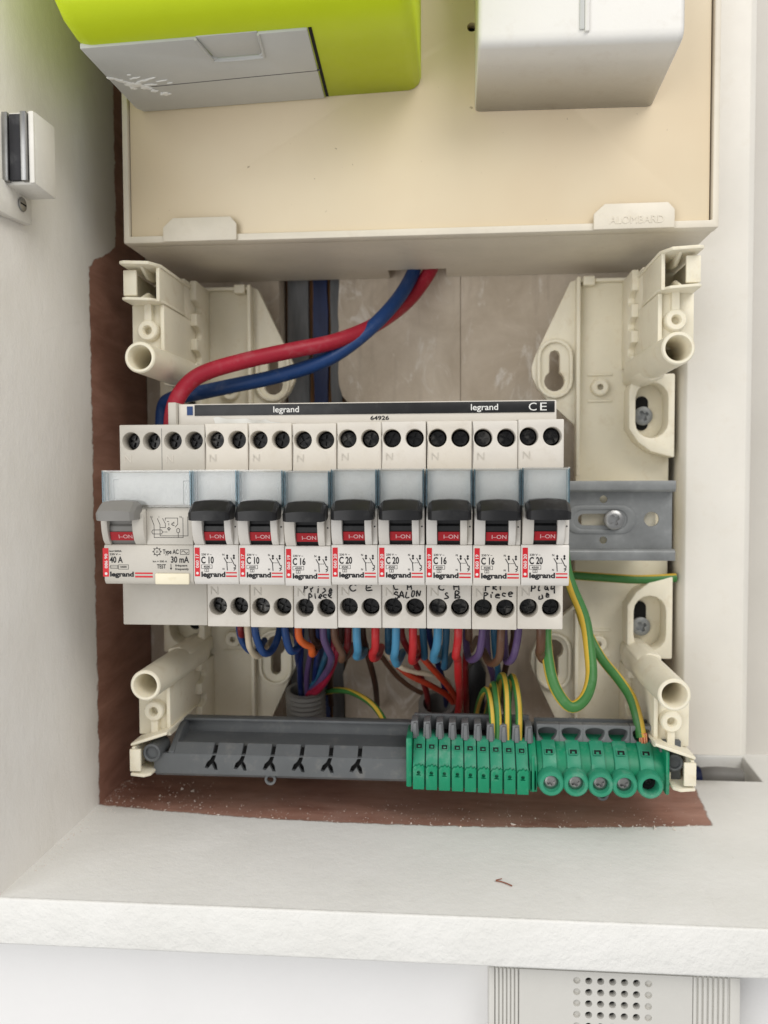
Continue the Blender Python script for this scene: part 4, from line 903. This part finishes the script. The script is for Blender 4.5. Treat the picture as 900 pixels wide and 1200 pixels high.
# ------------------------------------------------------------------ grey terminal holder
t = thing('terminal_holder', 'dark grey plastic terminal holder tray across the bottom of the enclosure', 'terminal holder', (114, 0, -112))
back = [(2, -91.5), (5, -90.0), (5, -110), (2, -110)]
q = MB(); q.box(9, 222, 2, 4.2, -106, -92.4); q.box(9, 222, -1.2, 4.6, -92.3, -91.0); q.obj('rear_wall', M['tray_grey'], t, bev=.4)
q = MB().prism([(4, -91.6), (2, -91.6), (-6, -93.6), (-14, -98.2), (-19, -100.6), (-19, -109), (4, -109)], 9.2, 12.0, 'x'); q.obj('end_wall', M['tray_grey'], t, bev=.4)
q = MB().prism([(2.1, -98.0), (2.1, -99.4), (-13.4, -100.4), (-13.4, -99.2)], 12, 222, 'x'); q.obj('trough_floor', M['tray_grey'], t)
lam = []; gaps = []
for i in range(6):
    x = at(247+34.0*i, 895, -20).x; z = -105.2; gaps.append(x+1.5); k8 = .86
    lam.append([(x-2.9, z-2.3), (x-1.5, z-2.6), (x+.2, z-.5), (x+1.5, z-3.1), (x+2.9, z-3.1), (x+2.5, z-.5), (x+1.5, z+1.0), (x+2.3, z+3.45), (x+.7, z+3.45), (x-.4, z+1.5), (x-2.0, z+.1)])
q = MB().prism([(3.0, -110.2), (221, -110.2), (221, -101.4), (3.0, -101.4)], -19.6, -17.6, 'y', lam); q.obj('front_lip', M['tray_grey'], t)
xa = 12.1
for g in gaps+[None]:
    xb = 221 if g is None else g-.95
    MB().prism([(-17.7, -101.5), (-19.5, -101.5), (-15.2, -97.6), (-13, -98.6)], xa, xb, 'x').obj('lip_slope', M['tray_grey'], t)
    if g: xa = g+.95
MB().prism([(-19.0, -110.2), (-17.2, -112.0), (3, -112.0), (3, -110.2)], 3.0, 221, 'x').obj('floor', M['tray_grey'], t, bev=.2)
MB().box(9, 221, -17, 2, -108.6, -107.6).obj('inner_floor', M['tray_grey'], t)
MB().prism([(-17.0, -108), (-17.0, -101.8), (-13.2, -99.2), (-12.6, -99.8), (-15.8, -103), (-15.8, -108)], 12.1, 221, 'x').obj('slot_shade', M['dark'], t)  # black strip paints the shade behind the lip slots
MB().lathe([(.01, -21.5), (2.6, -21.5), (2.7, -23.0), (3.3, -23.4), (3.9, -23), (4, -10)], (3.2, -100.3), 'y', 22).obj('end_pivot', M['tray_grey'], t, fixn=True)
MB().lathe([(.01, -17.5), (2.4, -17.5), (2.5, -19.0), (3.0, -19.4), (3.6, -19), (3.7, -6)], (226.6, -100.4), 'y', 22).obj('end_pivot', M['tray_grey'], t, fixn=True)
MB().box(221.2, 230.0, -16, 3, -108.5, -92).obj('end_block', M['tray_grey'], t, bev=.5)
for px_, py_ in ((317, 913), (706, 931)):
    p = at(px_, py_, -18)
    MB().lathe([(1.5, -18.6), (2.5, -18.6), (2.5, -17.2), (1.5, -17.2), (1.5, -18.6)], (p.x, p.z), 'y', 18).obj('ring_tab', M['tray_grey'], t, fixn=True)

# ------------------------------------------------------------------ green push terminals
t = thing('push_terminal_strip', 'green earth terminal strip with nine narrow clip terminals', 'terminal strip', (141, -15, -111))
p0 = at(483, 890, -24).x; p1 = at(620.5, 892, -24).x; pw = (p1-p0)/9
MB().prism([(p0-2.6, -112.0), (p0-.2, -112.0), (p0-.2, -91), (p0-2.6, -91)], -23.5, -4, 'y').obj('end_plate', M['green'], t, bev=.5)
def tpoly(dx=0): return None
body = [(-4, -92.4), (-12.4, -92.2), (-15.2, -93.2), (-21.8, -101.2), (-23.2, -102.6), (-23.2, -112.2), (-4, -112.2)]
protoB = MB().prism(body, .22, pw-.22, 'x')
wz = MB(); meB = protoB.mesh('terminal', [M['green_light']], (0, 0, 0), bev=.3)
lv = MB(); zt = -102.4
lev = [(.35, -112.4), (pw-.35, -112.4), (pw-.35, zt-.6), (pw-1.0, zt+.6), (pw-1.7, zt-.2), (pw-2.5, zt+.9), (pw-3.3, zt), (1.2, zt+.2), (.35, zt-1.0)]
lv.prism(lev, -24.9, -23.0, 'y', [circle(pw/2, -105.2, .75, 12), [(pw/2-1.2, -105.9), (pw/2+1.2, -105.9), (pw/2+.9, -106.4), (pw/2-.9, -106.4)]])
meL = lv.mesh('release_lever', M['green'], (0, 0, 0), bev=.22)
wn = MB(); yn = -17.6; zn = -95.0
wn.add([(1.3, yn-.95, zn-1.9), (pw-1.4, yn-.95, zn-1.9), (pw-1.4, yn+.55, zn-.1), (1.3, yn+.55, zn-.1)], [(0, 1, 2, 3)])
meW = wn.mesh('test_slot', M['dark'], (0, 0, 0))
wf = MB()
for a_, b_ in (((1.3, 0), (pw-1.4, 0)), ((pw-1.4, 0), (pw-1.4, 1)), ((1.3, 1), (pw-1.4, 1)), ((1.3, 0), (1.3, 1))):
    f_ = lambda s_: Vector((s_[0], yn-1.05+1.5*s_[1], zn-1.95+1.8*s_[1])); wf.sweep([f_(a_), f_(b_)], .22, 6, sub=1)
wf.box(2.2, 3.3, yn-.9, yn+.2, zn-1.3, zn-.8)
meWF = wf.mesh('slot_rim', M['green_light'], (0, 0, 0))
pr = MB()
pr.prism([(-pw*.22, -93.6), (-pw*.16, -86.4), (pw*.36, -86.0), (pw*.46, -93.6)], -14.6, -5, 'y'); pr.prism([(-pw*.02, -93.4), (pw*.02, -86.8), (pw*.26, -86.7), (pw*.32, -93.4)], -15.9, -14.6, 'y')
meP = pr.mesh('wire_guide', M['prong_grey'], (0, 0, 0), bev=.25)
org = t['_o']
for i in range(9):
    dz = .02*i
    def pl(nm, me, par, top=True):
        o = link(nm, me, par)
        if top: o.location = (Vector((p0+pw*i, 0, -.13*i))-Vector(org))*S
        return o
    o = pl('terminal', meB, t); pl('release_lever', meL, o, False); pl('test_slot', meW, o, False); pl('slot_rim', meWF, o, False); pl('wire_guide', meP, t)
o = link('wire_guide', meP, t); o.location = (Vector((p0+pw*9, 0, -1.2))-Vector(org))*S
MB().box(p0, p1+1.5, -4.9, -2.6, -94, -85.8).obj('guide_back', M['tray_grey'], t, bev=.4)
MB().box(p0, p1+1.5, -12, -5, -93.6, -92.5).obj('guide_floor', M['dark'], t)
MB().box(p0+.1, p1+2.8, -22.6, -4.2, -112.0, -104).obj('carrier', M['green'], t)
q = MB().prism([(-4, -92.8), (-12.4, -92.8), (-21, -100), (-22.6, -103), (-22.6, -113.0), (-4, -113.0)], p1+.2, p1+3.4, 'x').box(p1+1.0, p1+2.2, -23.8, -22.5, -112.6, -97); q.obj('end_plate', M['green'], t, bev=.4)

# ------------------------------------------------------------------ green screw terminals
t = thing('screw_terminal_block', 'green earth terminal block with five round screw openings', 'terminal block', (197, -15, -113))
xs5 = [at(x, y, -26).x for x, y in ((646, 911), (675, 910), (704, 911), (732, 912), (762, 914))]
x0 = p1+3.6; x1 = at(783, 905, -20).x
cur = [(-3, -112.8), (-17.5, -112.8), (-20.6, -110.6), (-21.4, -106.5), (-20.0, -101.5), (-16.5, -97.2), (-12, -94.6), (-3, -93.4)]
MB().prism(cur, x0, x1, 'x').obj('body', M['green'], t, bev=.5)
MB().box(x1-1.6, x1+.1, -22.4, -2.6, -113.0, -94.5).obj('end_plate', M['green'], t, bev=1.2)
zc = -107.7
for i, x in enumerate(xs5):
    hl = MB().lathe([(3.1, -20), (3.1, -26.2), (3.5, -27), (4.7, -27), (5.3, -26.3), (5.5, -20)], (x, zc), 'y', 30).obj('screw_collar', M['green_light'], t, fixn=True, ang=40)
    if i < 4:
        q = MB(); cross_screw(q, x, zc, 3.0, -24.6, .5); q.obj('screw', M['steel'], hl, fixn=True)
    else:
        MB().cyl((x, zc), 3.05, -21.8, -20, 'y', 20).obj('collar_shade', M['dark'], hl); q = MB(); cross_screw(q, x+.3, zc+.3, 1.6, -22.4, .3); q.obj('screw', M['screw_black'], hl, fixn=True)  # black disc stands in for shade down the open collar
    tb = MB().prism([(-21.8, -103.2), (-20.6, -100.6), (-17.2, -96.6), (-12.4, -93.6), (-12.4, -95.4), (-19, -103.4)], x-2.9, x+2.9, 'x').obj('tab', M['green_light'], t, bev=.35)
    f_ = lambda a_, b_: (x+a_, -18.6+1.5*b_-.35, -97.9+1.75*b_+.15)
    MB().add([f_(-1.7, 0), f_(1.7, 0), f_(1.7, 1), f_(-1.7, 1)], [(0, 1, 2, 3)]).obj('test_slot', M['dark'], tb)
    q = MB()
    for a_, b_ in (((-1.7, 0), (1.7, 0)), ((1.7, 0), (1.7, 1)), ((1.7, 1), (-1.7, 1)), ((-1.7, 1), (-1.7, 0))): q.sweep([f_(*a_), f_(*b_)], .25, 6, sub=1)
    q.box(x-.7, x+.5, -18.9, -18.0, -97.4, -96.7); q.obj('slot_rim', M['green_light'], tb)
    # grey scalloped wire funnel
    hw_ = 5.1
    arc = [(x+hw_*.80*math.cos(a_), -90.2+(4.6 if math.sin(a_) < 0 else 1.6)*math.sin(a_)) for a_ in [2*math.pi*j/20 for j in range(20)]]
    cx0 = x-hw_ if i else x-hw_+.4
    MB().prism([(cx0, -95.2), (x+hw_, -95.2), (x+hw_, -87.2), (cx0, -87.2)], -11.8, -7.5, 'y', [arc]).obj('wire_funnel', M['prong_grey'], t, bev=.45)
MB().box(xs5[0]-5, xs5[-1]+5, -4.2, -2.6, -95.5, -87).obj('funnel_back', M['tray_grey'], t)
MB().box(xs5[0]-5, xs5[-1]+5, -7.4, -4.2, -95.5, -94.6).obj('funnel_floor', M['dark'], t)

# ------------------------------------------------------------------ intercom below the shelf
t = thing('wall_intercom', 'light grey wall intercom with a round hole speaker grille under the shelf', 'intercom', (194, -72, -250))
XI0, XI1, YI = at(573, 1160, -84).x, at(868, 1165, -84).x, -84.0
gx0, gx1 = at(676, 1160, YI).x, at(760, 1162, YI).x
px5 = (gx1-gx0)/6.0; gz0 = at(720, 1151, YI).z; pz = (at(720, 1151, YI).z-at(720, 1191, YI).z)/3.0
holes = [circle(gx0+px5*i, gz0-pz*j, 1.25, 14) for i in range(7) for j in range(8)]
fo = MB().prism([(XI0+10.5, -250), (XI1-16.0, -250), (XI1-16.0, -152), (XI0+10.5, -152)], YI, YI+2.4, 'y', holes).obj('front_panel', M['intercom'], t)
MB().box(XI0, XI1, YI+2.5, -72.1, -250, -151).obj('case', M['intercom'], t, bev=1.0)
q = MB()
for i in range(7):
    for j in range(8):
        if i in (0, 6): q.prism(circle(gx0+px5*i, gz0-pz*j, 1.24, 14), YI+1.1, YI+2.4, 'y')
q.obj('blind_hole', M['intercom'], fo)
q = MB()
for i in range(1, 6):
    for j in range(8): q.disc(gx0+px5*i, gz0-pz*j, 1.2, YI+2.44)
q.obj('grille_shade', M['dark'], fo)  # black discs paint the shade behind the open grille holes
MB().box(XI0+2.2, XI0+10.4, YI+.75, YI+2.5, -250, -152).obj('ribbed_band', M['intercom'], t)
MB().box(XI1-15.9, XI1-3.5, YI+.75, YI+2.5, -250, -152).obj('ribbed_band', M['intercom'], t)
MB().box(XI0, XI0+2.0, YI+.2, YI+2.5, -250, -152).obj('edge_band', M['intercom'], t, bev=.4)
MB().box(XI1-3.4, XI1, YI+.2, YI+2.5, -250, -152).obj('edge_band', M['intercom'], t, bev=.4)
for k_ in range(6):
    x = XI0+2.3+k_*1.36; MB().box(x, x+1.0, YI-.1, YI+2.5, -250, -152).obj('rib', M['intercom'], t, bev=.35)
for k_ in range(7):
    x = XI1-15.7+k_*1.72; MB().box(x, x+1.15, YI-.1, YI+2.5, -250, -152).obj('rib', M['intercom'], t, bev=.35)

# ------------------------------------------------------------------ crumbs and dust
q = MB()
ICO = [(0, 0, 1), (.9, 0, -.3), (-.45, .78, -.3), (-.45, -.78, -.3)]
def crumb(x, y, z, s_):
    R_ = Matrix.Rotation(random.uniform(0, 6.28), 3, 'Z') @ Matrix.Rotation(random.uniform(0, 6.28), 3, 'X')
    st = Vector((random.uniform(.6, 1.9), random.uniform(.6, 1.2), random.uniform(.4, .8)))
    q.add([Vector((x, y, z+s_*.3))+(R_ @ Vector((a*st.x, b_*st.y, c_*st.z)))*s_ for a, b_, c_ in ICO], [(0, 1, 2), (0, 2, 3), (0, 3, 1), (1, 3, 2)])
for _ in range(520):
    x = random.uniform(-27, 242); y = -16+abs(random.gauss(0, 12)); 
    if y > 40: continue
    crumb(x, y, ZS, random.choice((.12, .16, .2, .26, .36)))
for _ in range(60): crumb(random.uniform(-27, 20), random.uniform(-8, 26), ZS, random.uniform(.2, .6))
for _ in range(200): crumb(random.uniform(-27, 290), random.uniform(-86, 30), ZS, random.uniform(.08, .26))
for _ in range(160): crumb(-28+abs(random.gauss(0, 3)), random.uniform(-70, 40), ZS, random.uniform(.12, .4))
for _ in range(60):
    x = random.uniform(-27, 240); crumb(x, -17+.00055*(x-115)**2+random.gauss(0, .7), ZS, random.uniform(.25, .7))
for x, y, s_ in ((4, 14, 1.5), (10, 12, 1.3), (-4, 6, .9), (160, -14, 1.2), (180, -15, .9), (220, -13, 1.3), (228, -14, 1.0)): crumb(x, y, ZS, s_)
d_ = q.obj('plaster_dust', M['dust'], smooth=False); tag(d_, 'white plaster crumbs scattered on the bare brown shelf', 'dust', kind='stuff')
q = MB(); p = at(590, 1035, -80); t_ = Vector((0, 0, 0))
pp = [CAMP+(_f+_r*((x-450)/FPX)+_u*((600-y)/FPX))*((ZS+.5-CAMP.z)/(_f+_r*((x-450)/FPX)+_u*((600-y)/FPX)).z) for x, y in ((581, 1032), (587, 1033), (593, 1035), (600, 1038))]
q.sweep(pp, .24, 6, sub=2); q.sweep([pp[0]+Vector((0, .4, 0)), pp[1]+Vector((.5, 1.6, .3))], .18, 6, sub=1)
tag(q.obj('wood_splinter', M['splinter']), 'tiny brown wood splinter lying on the white shelf', 'splinter')
for o in scene.objects:
    if '_o' in o: del o['_o']
